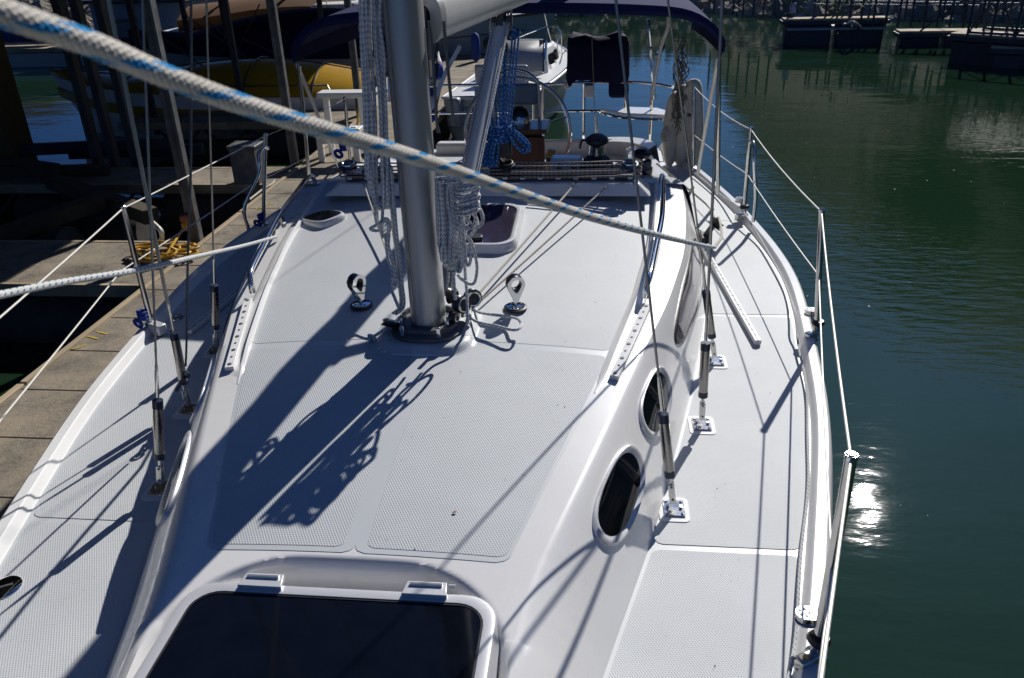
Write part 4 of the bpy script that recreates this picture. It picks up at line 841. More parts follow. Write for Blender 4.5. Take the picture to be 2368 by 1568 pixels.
o_ = obj('halyard_hank', parts, M['rope_halyard']); tag(o_, 'long looped hank of navy flecked rope hanging close beside the mast, water side', 'rope')
parts = MB()
for k in range(9):
    yy_ = 395+k*27; a = 0 if k % 2 else 6
    hang('t', [(290, yy_+30-a), (310, yy_+38), (370, yy_+30), (430, yy_+14), (455, yy_-2+a), (440, yy_-14), (400, yy_-8)], [2.60, 2.575, 2.56, 2.57, 2.60, 2.63, 2.64], mb=parts, r_=.0058)
for i, p in enumerate(([(300, 620), (310, 700), (350, 745), (400, 742), (430, 700), (430, 610)], [(320, 620), (345, 720), (420, 745), (475, 720), (482, 660), (455, 590), (440, 560)], [(350, 620), (390, 700), (450, 740), (485, 690), (470, 620), (445, 590)], [(400, 620), (440, 680), (440, 740), (400, 800), (370, 830)], [(330, 640), (350, 800), (360, 950), (375, 1015), (400, 960), (390, 820)], [(380, 800), (410, 860), (440, 980), (442, 1060), (425, 1135), (390, 1150), (340, 1120), (300, 1078)], [(320, 640), (335, 800), (350, 960), (358, 1100), (368, 1200), (372, 1260), (400, 1310), (450, 1350), (560, 1370), (680, 1385), (735, 1400), (760, 1435), (745, 1470), (690, 1478), (580, 1450), (470, 1428), (410, 1400), (375, 1340), (362, 1270), (370, 1200), (350, 1120)])):
    ys_ = 2.59+.01*i
    if i == 6:
        Pn = [ay(K('t', *q), ys_) for q in p[:5]]; Pn += [az(K('t', *q), zc(.1, 2.7)+.008+(.01 if j in (5,) else 0)) for j, q in enumerate(p[5:18])]+[ay(K('t', *q), 2.64) for q in p[18:]]
        Pn[5] = np.array([.155, 2.60, 1.555]); parts.tube(cat(Pn[:18], 6), .0056, 8)
    else: hang('t', p, ys_, mb=parts, r_=.0056)
o_ = obj('wrapped_coil', parts, M['rope_halyard']); tag(o_, 'rope coil wrapped with tight turns at its neck, tail looping onto the coachroof', 'rope')
o_ = obj('flag_halyard', MB().tube([ay(K('m', 215, -60), 2.70), ay(K('m', 235, 120), 2.70), ay(K('m', 270, 500), 2.70), ay(K('m', 300, 1000), 2.72), ay(K('m', 335, 1568), 2.74), ay(K('t', 170, 60), 2.74)], .0052, 8), M['rope_dark']); tag(o_, 'dark grey flecked halyard running down just beside the mast under the boom', 'rope')
o_ = obj('reef_halyard', MB().tube([ay(K('m', 440, -60), 2.76), ay(K('m', 465, 200), 2.76), ay(K('m', 510, 700), 2.76), ay(K('m', 560, 1200), 2.78), ay(K('m', 600, 1568), 2.80)], .0055, 8), M['rope_dark']); tag(o_, 'dark grey flecked line slanting down across the vang, second from the mast', 'rope')
o_ = obj('preventer_strap', MB().tube([ay(K('m', 690, 350), 3.6), ay(K('m', 480, 730), 3.4), ay(K('m', 320, 1130), 3.2), ay(K('m', 215, 1360), 3.1)], .009, 8), M['whitep']); tag(o_, 'cream sling slanting down behind the halyards from the vang', 'strap')
# standing rope on the dock-side shrouds
pts = [ay(K('a', 1700, -40), 2.45), ay(K('a', 1702, 400), 2.45), ay(K('a', 1700, 1100), 2.45), ay(K('a', 1696, 1568), 2.45), ay(K('e', 1670, 900), 2.5), ay(K('e', 1660, 1560), 2.58), ay(K('h', 1652, 300), 2.6)]
o_ = obj('burgee_line', MB().tube(cat(pts, 4), .0042, 8), M['rope_dark']); tag(o_, 'blue grey flecked line running straight up from a knot on the dock-side turnbuckle', 'rope')
mb = MB(); q = Vector(ay(K('h', 1655, 370), 2.6)); mb.torus(q, .014, .006, (.4, 1, .2), 14, 6); mb.torus(q+Vector((-.01, 0, -.02)), .012, .006, (1, .3, .3), 14, 6); mb.tube([q, q+Vector((-.05, -.01, -.07))], .006, 7)
o_ = obj('line_knot', mb, M['rope_dark']); tag(o_, 'knotted end of the grey line lashed to the middle dock-side turnbuckle', 'rope')
# mast foot blocks
def fblock(c, ax, r_, ln, nm, label=None):
    b_ = obj('sheave_block', MB().lathe([(.008, -.012), (r_, -.011), (r_*.8, 0), (r_, .011), (.008, .012)], c, ax, 22), M['black'], boat)
    obj('block_face', MB().torus(Vector(c)+Vector(ax).normalized()*.012, r_*.72, r_*.14, ax, 20, 6), M['steel'], b_)
    obj('block_hook', MB().tube([c, Vector(c)+Vector(ln)], .006, 6), M['steel'], b_)
for i, (c, ax, r_) in enumerate((((.125, 2.66, 1.60), (.8, -.6, .2), .034), ((.085, 2.70, 1.615), (.9, -.3, .1), .03), ((.155, 2.72, 1.60), (.5, -.8, .1), .034), ((-.125, 2.60, 1.545), (.3, .5, 1), .036), ((.10, 2.62, 1.57), (1, -.2, .0), .024))):
    fblock(c, ax, r_, (0, 0, -.05), 'b')
mb = MB(); q = Vector((-.20, 2.57, zc(.2, 2.57)+.014)); mb.tube(cat([(-.11, 2.61, 1.55), (-.15, 2.585, 1.53), q, (-.225, 2.555, q.z+.01), (-.25, 2.56, q.z+.016), (-.275, 2.56, q.z+.004), (-.285, 2.555, q.z)], 6), .0056, 8); mb.torus(q, .012, .006, (1, .2, .2), 14, 6); mb.torus(q+Vector((.01, 0, 0)), .012, .006, (.6, 1, .2), 14, 6)
o_ = obj('rope_tail', mb, M['rope_halyard']); tag(o_, 'short knotted rope tail lying on the coachroof at the dock side of the mast foot', 'rope')
for (x, y) in ((.06, YM-.13), (-.07, YM-.12)): obj('foot_shackle', MB().bar((x, y, 1.53), (x, y-.005, 1.57), .014, .008), M['chrome'], cl, bevel=.002)

# ---------------- mainsheet tackle, tied up in a blue hank
msb = Vector((.14, yT, ZT+.06)); mst = B0+bdir*1.62+Vector((0, 0, -.10))
mst = Vector(ay(K('c', 190, 330), 4.05)); ms2 = Vector(ay(K('c', 335, 250), 4.12))
tk = thing('mainsheet_tackle', 'blue mainsheet tackle hanging from the boom down to the traveller car', 'tackle')
for q, r_, ax in ((Vector(ay(K('c', 235, 420), 4.03)), .036, (.25, -1, .1)), (Vector(ay(K('c', 150, 390), 4.06)), .034, (.8, -1, .1)), (Vector(ay(K('c', 330, 300), 4.12)), .032, (.5, -1, .1))):
    b_ = obj('pulley', MB().lathe([(.008, -.016), (r_, -.014), (r_*.85, 0), (r_, .014), (.008, .016)], q, ax, 22), M['black'] if r_ > .033 else M['bluecap'], tk)
    obj('pulley_face', MB().torus(q+Vector(ax).normalized()*.015, r_*.6, r_*.12, ax, 18, 6), M['steel'], b_)
    obj('pulley_shackle', MB().tube([q, q+Vector((0, 0, .07)), q+Vector((.01, 0, .12))], .006, 6), M['steel'], b_)
mb = MB()
for a, b_ in (((115, 350), (165, 1120)), ((170, 430), (205, 1120)), ((225, 480), (235, 1120)), ((290, 420), (262, 1120)), ((350, 250), (280, 1100)), ((375, 260), (305, 1100)), ((405, 270), (330, 1090)), ((270, 480), (250, 1120))):
    mb.tube([ay(K('c', *a), 4.05), ay(K('c', *b_), 4.02)], .0048, 7)
obj('tackle_part', mb, M['rope_blue'], tk)
mb = MB()
for k in range(8):
    yy_ = 1105+k*19+random.uniform(-5, 5); e_ = random.uniform(-.012, .012); hang('c', [(100+k*2+random.uniform(-10, 10), yy_+10), (160, yy_+34+random.uniform(-6, 6)), (240, yy_+40+random.uniform(-8, 8)), (300, yy_+16), (320+random.uniform(-12, 12), yy_-10), (260, yy_-8)], [4.02, 3.97+e_, 3.95+e_, 3.98+e_, 4.04, 4.06], mb=mb, r_=.0050, mat='rope_blue')
for k in range(11):
    x = 60+k*12; hang('c', [(120+k*8, 1150), (x+20+random.uniform(-14, 14), 1250), (x-10+random.uniform(-16, 16), 1350), (x-15+5*(k % 3), 1420+random.uniform(0, 50)), (x+18, 1450+random.uniform(0, 30)), (x+35+random.uniform(-14, 14), 1350), (150+k*8, 1200)], 3.97+.02*(k % 5), mb=mb, r_=.0050)
for k in range(11):
    d = k*8; rr = lambda a=10: random.uniform(-a, a); hang('c', [(300, 1130+d*.4), (350+d*.3+rr(), 1150+d*.9), (430+rr(14), 1205+d*.8+rr()), (500-d*.25+rr(12), 1290+d*.6), (490-d*.35+rr(14), 1345+rr(14)), (430-d*.3, 1360-d*.5+rr()), (370+rr(), 1290), (310, 1190)], 3.965+.022*(k % 5), mb=mb, r_=.0050)
hang('c', [(240, 1050), (270, 1080), (290, 1110), (340, 1095), (370, 1110), (320, 1180), (290, 1160)], 3.97, mb=mb, r_=.0055)
o_ = obj('mainsheet_hank', mb, M['rope_blue']); tag(o_, 'big bright blue rope hank knotted round the foot of the mainsheet tackle', 'rope')
obj('lower_block', MB().box(Vector(ay(K('c', 240, 1320), 4.05)), (.11, .05, .09)), M['black'], tk, bevel=.01)
obj('lower_shackle', MB().bar(Vector(ay(K('c', 235, 1380), 4.07)), Vector((.14, yT, ZT+.02)), .03, .03), M['steel'], tk, bevel=.004)
for c_, m_ in (((1275, 1390), 0),):
    q = Vector(ay(K('c', 690, 1410), 5.3))
    bt_ = thing('yellow_bottle', 'yellow sport bottle standing in the cockpit beside the wooden pedestal', 'bottle')
    obj('bottle_body', MB().lathe([(.03, -.12), (.035, -.10), (.033, .02), (.025, .06)], q, (.1, 0, 1), 18), M['yellow'], bt_); obj('bottle_cap', MB().lathe([(.036, -.0), (.038, .03), (.02, .06)], q+Vector((.0, 0, -.03)), (.1, 0, 1), 18), M['black'], bt_)

# ---------------- foreground jib sheets
def depth(p, d): v_ = ray(p); return CAM+v_*d
def sheet_pts(pp, n=1):
    out = []
    for (x, y, inv) in pp: out.append(depth((x, y), 1/inv))
    return out
ctrl = [(-260, -55, 3.15), (-60, 8, 2.98), (200, 98, 2.58), (400, 183, 2.27), (600, 255, 1.98), (800, 316, 1.70), (1000, 378, 1.40), (1200, 448, 1.10), (1400, 512, .80), (1550, 551, .54), (1630, 569, .405), (1652, 572, .345)]
pts = cat(sheet_pts(ctrl), 14); tot = sum(np.linalg.norm(pts[i+1]-pts[i]) for i in range(len(pts)-1))
dd = np.concatenate([[0], np.cumsum([np.linalg.norm(pts[i+1]-pts[i]) for i in range(len(pts)-1)])]); PA = np.array(pts); sN = int(tot/.0009)
fine = np.stack([np.interp(np.linspace(0, tot, sN), dd, PA[:, c]) for c in range(3)], 1)
js = obj('jib_sheet', MB().tube(fine, .0061, 28, braid=(12, .0052, .11)), M['rope_sheet']); tag(js, 'thick white rope with light blue flecks crossing the upper view in front of the mast', 'rope')
e = Vector(pts[-1]); ca = cars[1]
o_ = obj('sheet_tail', MB().tube(cat([e, lerp(e, ca, .5)+Vector((.03, 0, -.01)), ca+Vector((.01, -.03, .045)), ca+Vector((0, .05, .02)), ca+Vector((-.02, .4, .0)), (.95, 5.0, 1.50)], 8), .0058, 10), M['rope_cream']); tag(o_, 'pale rope turning through the black car on the side deck and running aft', 'rope')
ctrl = [(-160, 715, .98), (0, 682, .80), (150, 652, .68), (330, 622, .555), (450, 594, .45), (560, 569, .35), (636, 548, .30)]
pts2 = cat(sheet_pts(ctrl), 16)
o_ = obj('port_jib_sheet', MB().tube(pts2, .0064, 20), M['rope_port']); tag(o_, 'white rope with blue flecks leading over the dock-side lifelines onto the shaded side deck', 'rope')
o_ = obj('dock_side_tail', MB().tube(cat([pts2[-1], Vector(cars[-1])+Vector((0, -.05, .04)), Vector((-1.08, 5.1, 1.46))], 6), .0058, 8), M['rope_cream']); tag(o_, 'shaded rope tail leading aft through the dock-side sheet car', 'rope')
# striped flag on the stern
fl = thing('flag', 'small white and blue flag hanging limp from a staff behind the mast', 'flag')
q0 = Vector(ay(K('m', 345, 280), 6.75)); q1 = Vector(ay(K('m', 205, 1560), 6.9))
obj('staff', MB().tube([q0, Vector(ay(K('m', 330, 1700), 6.75))], .008, 8), M['black'], fl)
for i, (a, b_) in enumerate(((0, .16), (.16, .38), (.38, .50), (.50, .62), (.62, .76), (.76, 1.0))):
    rws = []
    for t in np.linspace(a, b_, 6):
        lft = K('m', lerp(345, 200, ss(0, .4, t)), lerp(420, 1560, t)); rgt = K('m', lerp(352, 425, ss(0, .28, t))-90*ss(.35, 1, t), lerp(430, 1500, t)); A_ = Vector(ay(lft, 6.8)); B_ = Vector(ay(rgt, 6.75))
        rws.append([lerp(A_, B_, k/8)+Vector((0, .04*math.sin(k*1.7+t*4), 0)) for k in range(9)])
    mb = MB(); mb.grid(rws); s_ = obj('stripe', mb, M['flagb'] if i % 2 else M['flagw'], fl); sm = s_.modifiers.new('thick', 'SOLIDIFY'); sm.thickness = .002
# ------------------------------------------------------------------ MAIN DOCK (concrete panels), fingers, steel posts, roof
ZD = .45
dock = thing('main_dock', 'long concrete walkway of cast panels beside the yacht with a timber rub strip', 'dock')
pm = None
for k in range(58):
    y0 = -2.6+k*.5; mb = MB(); mb.box((0, 0, 0), (1.05, .494, .10)); T(mb, (-2.255, y0+.25, ZD-.05))
    o_ = obj('concrete_panel', mb, M['concrete'], dock, bevel=.006, smooth=True)
for x in (-2.80, -1.71):
    for k in range(9): obj('rub_strip', MB().box((x, -1+k*3.3, ZD-.045), (.045, 3.28, .12)), M['plank'], dock, bevel=.005)
mb = MB(); mb.box((-2.27, 12, .1), (1.0, 29, .34)); obj('float', mb, M['rust'], dock)
for i, (x, y, t) in enumerate(((az(K('h', 740, 110), ZD)[0], az(K('h', 740, 110), ZD)[1], 'E711'),)):
    pass
def text(name, s_, loc, size, rz, mat, parent, ext=.0006):
    cu = bpy.data.curves.new(name, 'FONT'); cu.body = s_; cu.size = size; cu.extrude = ext; cu.align_x = 'CENTER'; cu.align_y = 'CENTER'
    o = bpy.data.objects.new(name, cu); COL.objects.link(o); dg = bpy.context.evaluated_depsgraph_get()
    me = bpy.data.meshes.new_from_object(o.evaluated_get(dg)); bpy.data.objects.remove(o); me.materials.clear(); me.materials.append(mat)
    o = bpy.data.objects.new(name, me); COL.objects.link(o); o.location = loc
    if isinstance(rz, (int, float)): o.rotation_euler = (0, 0, rz)
    else: o.rotation_euler = rz
    if parent: o.parent = parent
    return o
q = az(K('h', 790, 70), ZD); text('painted_number', 'C 11', (q[0], q[1], ZD+.003), .15, R(70), M['yellowpaint'], dock)
q = az((612, 478), ZD); text('painted_number', 'G 11', (q[0], q[1], ZD+.003), .11, R(70), M['yellowpaint'], dock)
fing = []
for i, (y0, y1, L) in enumerate(((-1.2, -.3, 7), (1.9, 2.7, 7), (5.5, 6.42, 7.2), (8.25, 8.9, 7), (11.4, 12.2, 3.5), (14.9, 15.7, 4.6), (18.4, 19.2, 5.2))):
    if i == 1: continue
    f = thing('finger_dock', ['', '', 'concrete finger dock with the yellow hose coil lying on it, half in shade', 'concrete finger dock carrying the grey power box', 'shaded finger dock in front of the yellow powerboat', 'shaded finger dock behind the yellow powerboat', 'farthest finger dock under the roof'][i] or 'concrete finger dock in deep shade nearest the camera', 'dock', 'finger docks under the shed roof')
    for k in range(int(L/1.17+.2)): obj('concrete_panel', MB().box((-2.84-.585-k*1.17, (y0+y1)/2, ZD-.05), (1.155, y1-y0, .10)), M['concrete'], f, bevel=.006)
    for y in (y0-.02, y1+.02): obj('edge_strip', MB().box((-2.84-L/2, y, ZD-.045), (L, .04, .10)), M['plank'], f, bevel=.004)
    for k in range(int((L-.4)/1.65)): obj('float', MB().tube([(-4.1-k*1.7, y0+.1, .08), (-3.1-k*1.7, y0+.1, .08)], .26, 14), M['rust'], f)
    mb = MB()
    for k in range(int((L-.3)/.7)): mb.bar((-3+(-k*.7), y0+.02, .38), (-3.35-k*.7, y0+.02, .05), .03, .03); mb.bar((-3.35-k*.7, y0+.02, .05), (-3.7-k*.7, y0+.02, .38), .03, .03)
    obj('truss', mb, M['dirtysteel'], f)
# steel roof posts
def ppost(x, y, z0=.35, z1=3.7, w_=.075, mat='galv', lab=None):
    t = thing('roof_post', lab, 'post', 'steel posts carrying the dock roof'); 
    obj('web', MB().box((x, y, (z0+z1)/2), (.012, w_, z1-z0)), M[mat], t)
    for s in (-1, 1): obj('flange', MB().box((x+s*.026, y, (z0+z1)/2), (.036, w_, z1-z0)), M[mat], t, bevel=.004)
    return t
pl = [(-2.86, 6.46, 'galvanised roof post standing at the yellow hose coil'), (-2.86, 9.0, 'galvanised roof post just behind the grey power box'), (-2.86, 11.8, 'galvanised roof post beyond the white dock step'), (-2.86, 15.9, 'galvanised roof post near the bow of the moored cabin boat'), (-2.86, 19.3, 'farthest galvanised roof post along the walkway'), (-2.86, 2.2, 'near roof post outside the left edge of the view')]
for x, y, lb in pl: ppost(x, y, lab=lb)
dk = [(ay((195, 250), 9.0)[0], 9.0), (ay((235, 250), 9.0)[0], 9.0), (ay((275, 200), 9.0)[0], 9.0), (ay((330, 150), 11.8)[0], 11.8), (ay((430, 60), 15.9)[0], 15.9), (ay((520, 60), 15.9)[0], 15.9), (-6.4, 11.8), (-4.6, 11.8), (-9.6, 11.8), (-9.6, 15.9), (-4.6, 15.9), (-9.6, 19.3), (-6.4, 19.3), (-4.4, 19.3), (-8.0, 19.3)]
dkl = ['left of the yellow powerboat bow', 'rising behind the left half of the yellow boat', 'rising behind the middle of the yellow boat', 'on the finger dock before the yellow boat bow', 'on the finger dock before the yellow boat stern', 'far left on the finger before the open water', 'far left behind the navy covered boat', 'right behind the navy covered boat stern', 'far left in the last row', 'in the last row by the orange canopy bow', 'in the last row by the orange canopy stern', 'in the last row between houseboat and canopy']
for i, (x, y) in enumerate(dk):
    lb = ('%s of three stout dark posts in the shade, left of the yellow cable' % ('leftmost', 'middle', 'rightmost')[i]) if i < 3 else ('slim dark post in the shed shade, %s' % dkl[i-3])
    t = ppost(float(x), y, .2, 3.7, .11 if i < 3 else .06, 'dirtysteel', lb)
# diagonal braces, upper left, between posts
for a, b_, y in (((560, 90), (700, 150), 13.0), ((420, 30), (620, 170), 13.5), ((470, 40), (560, 120), 15.5), ((600, 10), (540, 140), 15.0), ((380, 90), (520, 190), 12.8)):
    o_ = obj('brace', MB().tube([ay(a, y), ay(b_, y+.1)], .012, 6), M['dirtysteel']); tag(o_, 'thin brace rod in the shed, ' + {560: 'slanting above the yellow cover, longest on its right', 420: 'long one crossing above the yellow boat', 470: 'short one over the orange canopy', 600: 'steepest one, falling to the left', 380: 'lowest one at the left'}[a[0]], 'brace', 'brace rods between the shed posts')
rf = thing('dock_roof', 'flat metal roof over the slips on the dock side, out of view above', 'roof')
obj('roof_sheet', MB().box((-8.3, 7.0, 3.78), (12.0, 27.0, .06)), M['roof'], rf)
for k in range(8): obj('roof_beam', MB().box((-8.3, -5+k*3.5, 3.64), (11.8, .12, .2)), M['galv'], rf)
# ochre boat lift float, at far left
q0 = az((45, 345), .5)
bl = thing('mooring_pile', 'broad dark ochre timber pile standing in the shade at the left edge', 'pile')
x0 = float(q0[0]); y0 = float(q0[1])
obj('pile_face', MB().box((x0-.25, y0, 1.1), (.62, .42, 2.0)), P('ochre_board', (.11, .075, .015), .7, var=.2), bl, bevel=.01); obj('pile_side', MB().box((x0-.66, y0-.02, 1.1), (.20, .5, 1.98)), P('ochre_pale', (.10, .09, .06), .7, var=.2), bl, bevel=.01)
# dark lift frames and logs among the slips, left middle
lf = thing('boat_lift', 'empty boat lift frame of dark beams and floats in the shaded slip', 'boat lift')
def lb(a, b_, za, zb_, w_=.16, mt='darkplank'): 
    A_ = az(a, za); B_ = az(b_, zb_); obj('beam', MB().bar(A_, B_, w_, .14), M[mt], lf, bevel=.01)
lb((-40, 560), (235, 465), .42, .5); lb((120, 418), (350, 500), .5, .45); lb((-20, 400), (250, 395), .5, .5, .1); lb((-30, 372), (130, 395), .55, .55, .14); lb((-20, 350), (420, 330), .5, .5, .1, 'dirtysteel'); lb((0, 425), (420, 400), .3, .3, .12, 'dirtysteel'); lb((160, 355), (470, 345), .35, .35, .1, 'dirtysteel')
for c_, rr_, L_ in (((235, 535), .30, 1.0), ((60, 590), .28, 1.1)):
    A_ = Vector(az(c_, .12)); obj('tank_float', MB().tube([A_-Vector((L_/2, 0, 0)), A_-Vector((L_/2-.08, 0, 0)), A_+Vector((L_/2-.08, 0, 0)), A_+Vector((L_/2, 0, 0))], [rr_*.7, rr_, rr_, rr_*.7], 20), M['rust'], lf)
hz = obj('grey_hose', MB().tube(cat([az((175, 560), .35), az((260, 577), .25), az((340, 572), .3), az((370, 560), .4), az((372, 535), .55), az((350, 512), .6)], 8), .022, 8), M['whitep']); tag(hz, 'pale fat hose looping over the dark water from the finger dock', 'hose')
# yellow hose coil with shore-power plug
mb = MB(); cc = az((376, 592), ZD+.02); PT = []
for k in range(96):
    a = k*.33; r_ = .15+.06*math.sin(k*.77)+.03*math.sin(k*2.1); PT.append((cc[0]+r_*1.25*math.cos(a)+.05*math.sin(k*.13), cc[1]+r_*1.05*math.sin(a), ZD+.018+.03*abs(math.sin(k*.41))+.0005*k))
mb.tube(cat(PT, 4), .0105, 7)
mb.tube(cat([PT[-1], tuple(az((440, 586), ZD+.03)), tuple(az((500, 580), ZD+.02)), tuple(az((545, 571), ZD+.02)), (-1.9, 6.25, ZD+.02)], 6), .0125, 7)
mb.tube(cat([tuple(az((380, 600), ZD+.05)), tuple(az((398, 568), .55)), tuple(ay((422, 530), 6.4))], 6), .012, 7)
o_ = obj('yellow_cable', mb, M['yhose']); tag(o_, 'yellow shore power cable piled in a loose coil on the finger dock', 'cable')
q = Vector(ay((428, 512), 6.4)); pg = thing('power_plug', 'pink and yellow shore power plug hanging at the roof post above the yellow coil', 'plug')
obj('plug_body', MB().box(q+Vector((0, 0, .03)), (.07, .06, .06)), M['red'], pg, bevel=.015); obj('plug_boot', MB().lathe([(.022, -.06), (.036, 0), (.02, .03)], q-Vector((0, 0, .02)), (.3, 0, 1), 14), M['yellow'], pg)
# power pedestal
bx = thing('power_box', 'grey metal shore power box standing on the finger dock corner', 'power box')
q0 = az((562, 425), ZD); obj('cabinet', MB().box((q0[0]+.06, q0[1]+.08, ZD+.19), (.28, .24, .38)), M['galv'], bx, bevel=.008); obj('lid', MB().box((q0[0]+.06, q0[1]+.08, ZD+.395), (.31, .27, .03)), M['galv'], bx, bevel=.006)
# white step stool on the walkway
stl = thing('dock_step', 'white moulded two-legged boarding step on the walkway', 'step'); q0 = az((740, 374), ZD)
x0, y0 = float(q0[0]), float(q0[1])
for dx in (0.0, .42): obj('leg', MB().box((x0+dx+.03, y0, ZD+.20), (.07, .07, .40)), M['white'], stl, bevel=.01); obj('leg', MB().box((x0+dx+.03, y0+.4, ZD+.35), (.07, .07, .70)), M['white'], stl, bevel=.01)
obj('tread', MB().box((x0+.25, y0+.02, ZD+.36), (.56, .20, .06)), M['white'], stl, bevel=.012); obj('tread', MB().box((x0+.25, y0+.36, ZD+.70), (.56, .24, .06)), M['white'], stl, bevel=.012); obj('apron', MB().box((x0+.25, y0-.02, ZD+.27), (.42, .03, .12)), M['white'], stl, bevel=.006)
o_ = obj('yellow_pole', MB().tube([az(K('o', 1195, 690), ZD), ay(K('b', 985, 860), 9.9)], .016, 8), M['yellow']); tag(o_, 'thin yellow pole leaning up from the walkway behind the white step', 'pole')
o_ = obj('dock_line', MB().tube(cat([az(K('f', 0, 300), ZD+.02), az(K('f', 130, 200), ZD+.02), az(K('f', 200, 160), ZD+.02), az(K('f', 225, 125), ZD+.03)], 6), .012, 7), M['rope_cream']); tag(o_, 'short pale rope end lying along the walkway edge by the power box', 'rope')
# mooring cleats on the walkway
for y, lb_ in ((2.6, 'galvanised dock cleat on the walkway near the bow'), (7.4, 'galvanised dock cleat on the walkway past the hose coil')):
    t = thing('dock_cleat', lb_, 'cleat', 'cleats along the walkway'); obj('horns', MB().tube([(-1.86, y-.12, ZD+.06), (-1.86, y-.05, ZD+.055), (-1.86, y+.05, ZD+.055), (-1.86, y+.12, ZD+.06)], [.008, .014, .014, .008], 8), M['galv'], t); obj('base', MB().box((-1.86, y, ZD+.02), (.05, .1, .04)), M['galv'], t)

# ------------------------------------------------------------------ moored boats beyond
def hullmb(L, B, H, sheer=.15, rake=.35, draft=.2, stern=.85, n=26, m=10, z0=0):
    """bow toward +Y, transom at y=0"""
    mb = MB()
    for s in (-1, 1):
        rws = []
        for i in range(n+1):
            t = i/n; b_ = B/2*(stern+(1-stern)*math.sin(PI*min(1, t/.55)/2)) if t < .55 else B/2*(1-((t-.55)/.45)**2.1); zt = H+sheer*(t**2)*1.2
            row = []
            for j in range(m+1):
                q = j/m; z = lerp(zt, -draft, q); row.append((s*max(0, b_*(1-.10*q-.35*q**3)), t*L-rake*q*(t**3), z+z0))
            rws.append(row)
        mb.grid(rws if s > 0 else [r_[::-1] for r_ in rws])
    tr = [p for p in mb.v[:0]]
    b_ = B/2*stern; mb.add([(-b_, 0, H+z0), (b_, 0, H+z0), (b_*.9, 0, H*.4+z0), (b_*.5, 0, -draft+z0), (-b_*.5, 0, -draft+z0), (-b_*.9, 0, H*.4+z0)], [(0, 1, 2, 3, 4, 5)])
    return mb
def deckmb(L, B, H, sheer=.15, stern=.85, n=26, k=.96, dz=.0, y0=0):
    rws = []
    for i in range(n+1):
        t = max(i/n, y0); b_ = B/2*(stern+(1-stern)*math.sin(PI*min(1, t/.55)/2)) if t < .55 else B/2*(1-((t-.55)/.45)**2.1); zt = H+sheer*(t**2)*1.2
        rws.append([(x*b_*k, t*L*.995, zt+dz+.03*(1-x*x)) for x in np.linspace(-1, 1, 7)])
    mb = MB(); mb.grid(rws); return mb
# A: white cabin boat, transom toward us
A = thing('cabin_boat', 'small white cabin boat with grey windscreen moored astern of the yacht', 'boat'); MA = Matrix.Translation((-1.08, 11.9, 0)) @ Matrix.Rotation(R(-11), 4, 'Z') @ Matrix.Diagonal((.80, .74, .84, 1))
obj('hull', T(hullmb(5.6, 1.75, .78, .25, .5), M=MA), M['hullgreen'], A); obj('deck', T(deckmb(5.6, 1.75, .79, .25), M=MA), M['white'], A)
mb = MB(); rws = []
for i in range(29):
    t = i/28; L, B, H = 5.6, 1.75, .74; b_ = B/2*(.85+.15*math.sin(PI*min(1, t/.55)/2)) if t < .55 else B/2*(1-((t-.55)/.45)**2.1); rws.append((b_+.012, t*L, H+.03+.3*t*t))
for s in (-1, 1): mb.tube([(s*x, y, z) for x, y, z in rws], .028, 8)
mb.tube([(-.74, 0, .77), (.74, 0, .77)], .028, 8); obj('rub_rail', T(mb, M=MA), M['white'], A)
cab = MB(); cab.add([(-.62, 2.5, .8), (.62, 2.5, .8), (.50, 4.6, .95), (-.50, 4.6, .95), (-.55, 2.55, 1.32), (.55, 2.55, 1.32), (.36, 3.9, 1.25), (-.36, 3.9, 1.25)], [(0,1,5,4),(1,2,6,5),(2,3,7,6),(3,0,4,7),(4,5,6,7)]); co = obj('cabin', T(cab, M=MA), M['white'], A, bevel=.04)
for s in (-1, 1):
    for yy_, w_ in ((3.0, .42), (3.6, .30)):
        mb = MB(); mb.prism(rrect(w_, .20, .06, 4), -.01, .012, Matrix.Translation((s*lerp(.60, .49, (yy_-2.5)/1.6), yy_, 1.07)) @ Matrix.Rotation(R(90*s), 4, 'Z') @ Matrix.Rotation(R(78), 4, 'X')); obj('cabin_window', T(mb, M=MA), M['glass'], co)
mb = MB(); mb.add([(-.60, 2.1, .95), (.60, 2.1, .95), (.52, 2.5, 1.45), (-.52, 2.5, 1.45)], [(0, 1, 2, 3)]); ws = obj('windscreen', T(mb, M=MA), M['bgrey'], A); ws.modifiers.new('t', 'SOLIDIFY').thickness = .02
obj('windscreen_frame', T(MB().tube([(-.62, 2.08, .93), (-.53, 2.5, 1.47), (.53, 2.5, 1.47), (.62, 2.08, .93)], .018, 8), M=MA), M['steel'], A)
mb = MB()
for s in (-1, 1): mb.box((s*.35, 1.4, .70), (.38, .4, .35)); 
mb.box((0, .5, .6), (1.2, .5, .35)); obj('cockpit_seat', T(mb, M=MA), M['white'], A, bevel=.05)
obj('bench_back', T(MB().box((.05, 1.1, 1.02), (1.05, .12, .34)), M=MA), M['bgrey'], A, bevel=.04)
mb = MB()
rl = [(.55, 3.6, 1.0), (.55, 3.6, 1.28), (.42, 4.6, 1.34), (.12, 5.5, 1.42), (-.12, 5.5, 1.42), (-.42, 4.6, 1.34), (-.55, 3.6, 1.28), (-.55, 3.6, 1.0)]; mb.tube(rl, .012, 6)
for s in (-1, 1): mb.tube([(s*.42, 4.6, 1.0), (s*.42, 4.6, 1.34)], .01, 6); mb.tube([(s*.13, 5.45, 1.05), (s*.12, 5.5, 1.42)], .01, 6)
obj('bow_rail', T(mb, M=MA), M['steel'], A)
nm_ = text('hull_lettering', 'AUTUMN', MA @ Vector((-.25, -.010, .58)), .11, (R(90), 0, R(-11)), M['black'], A)
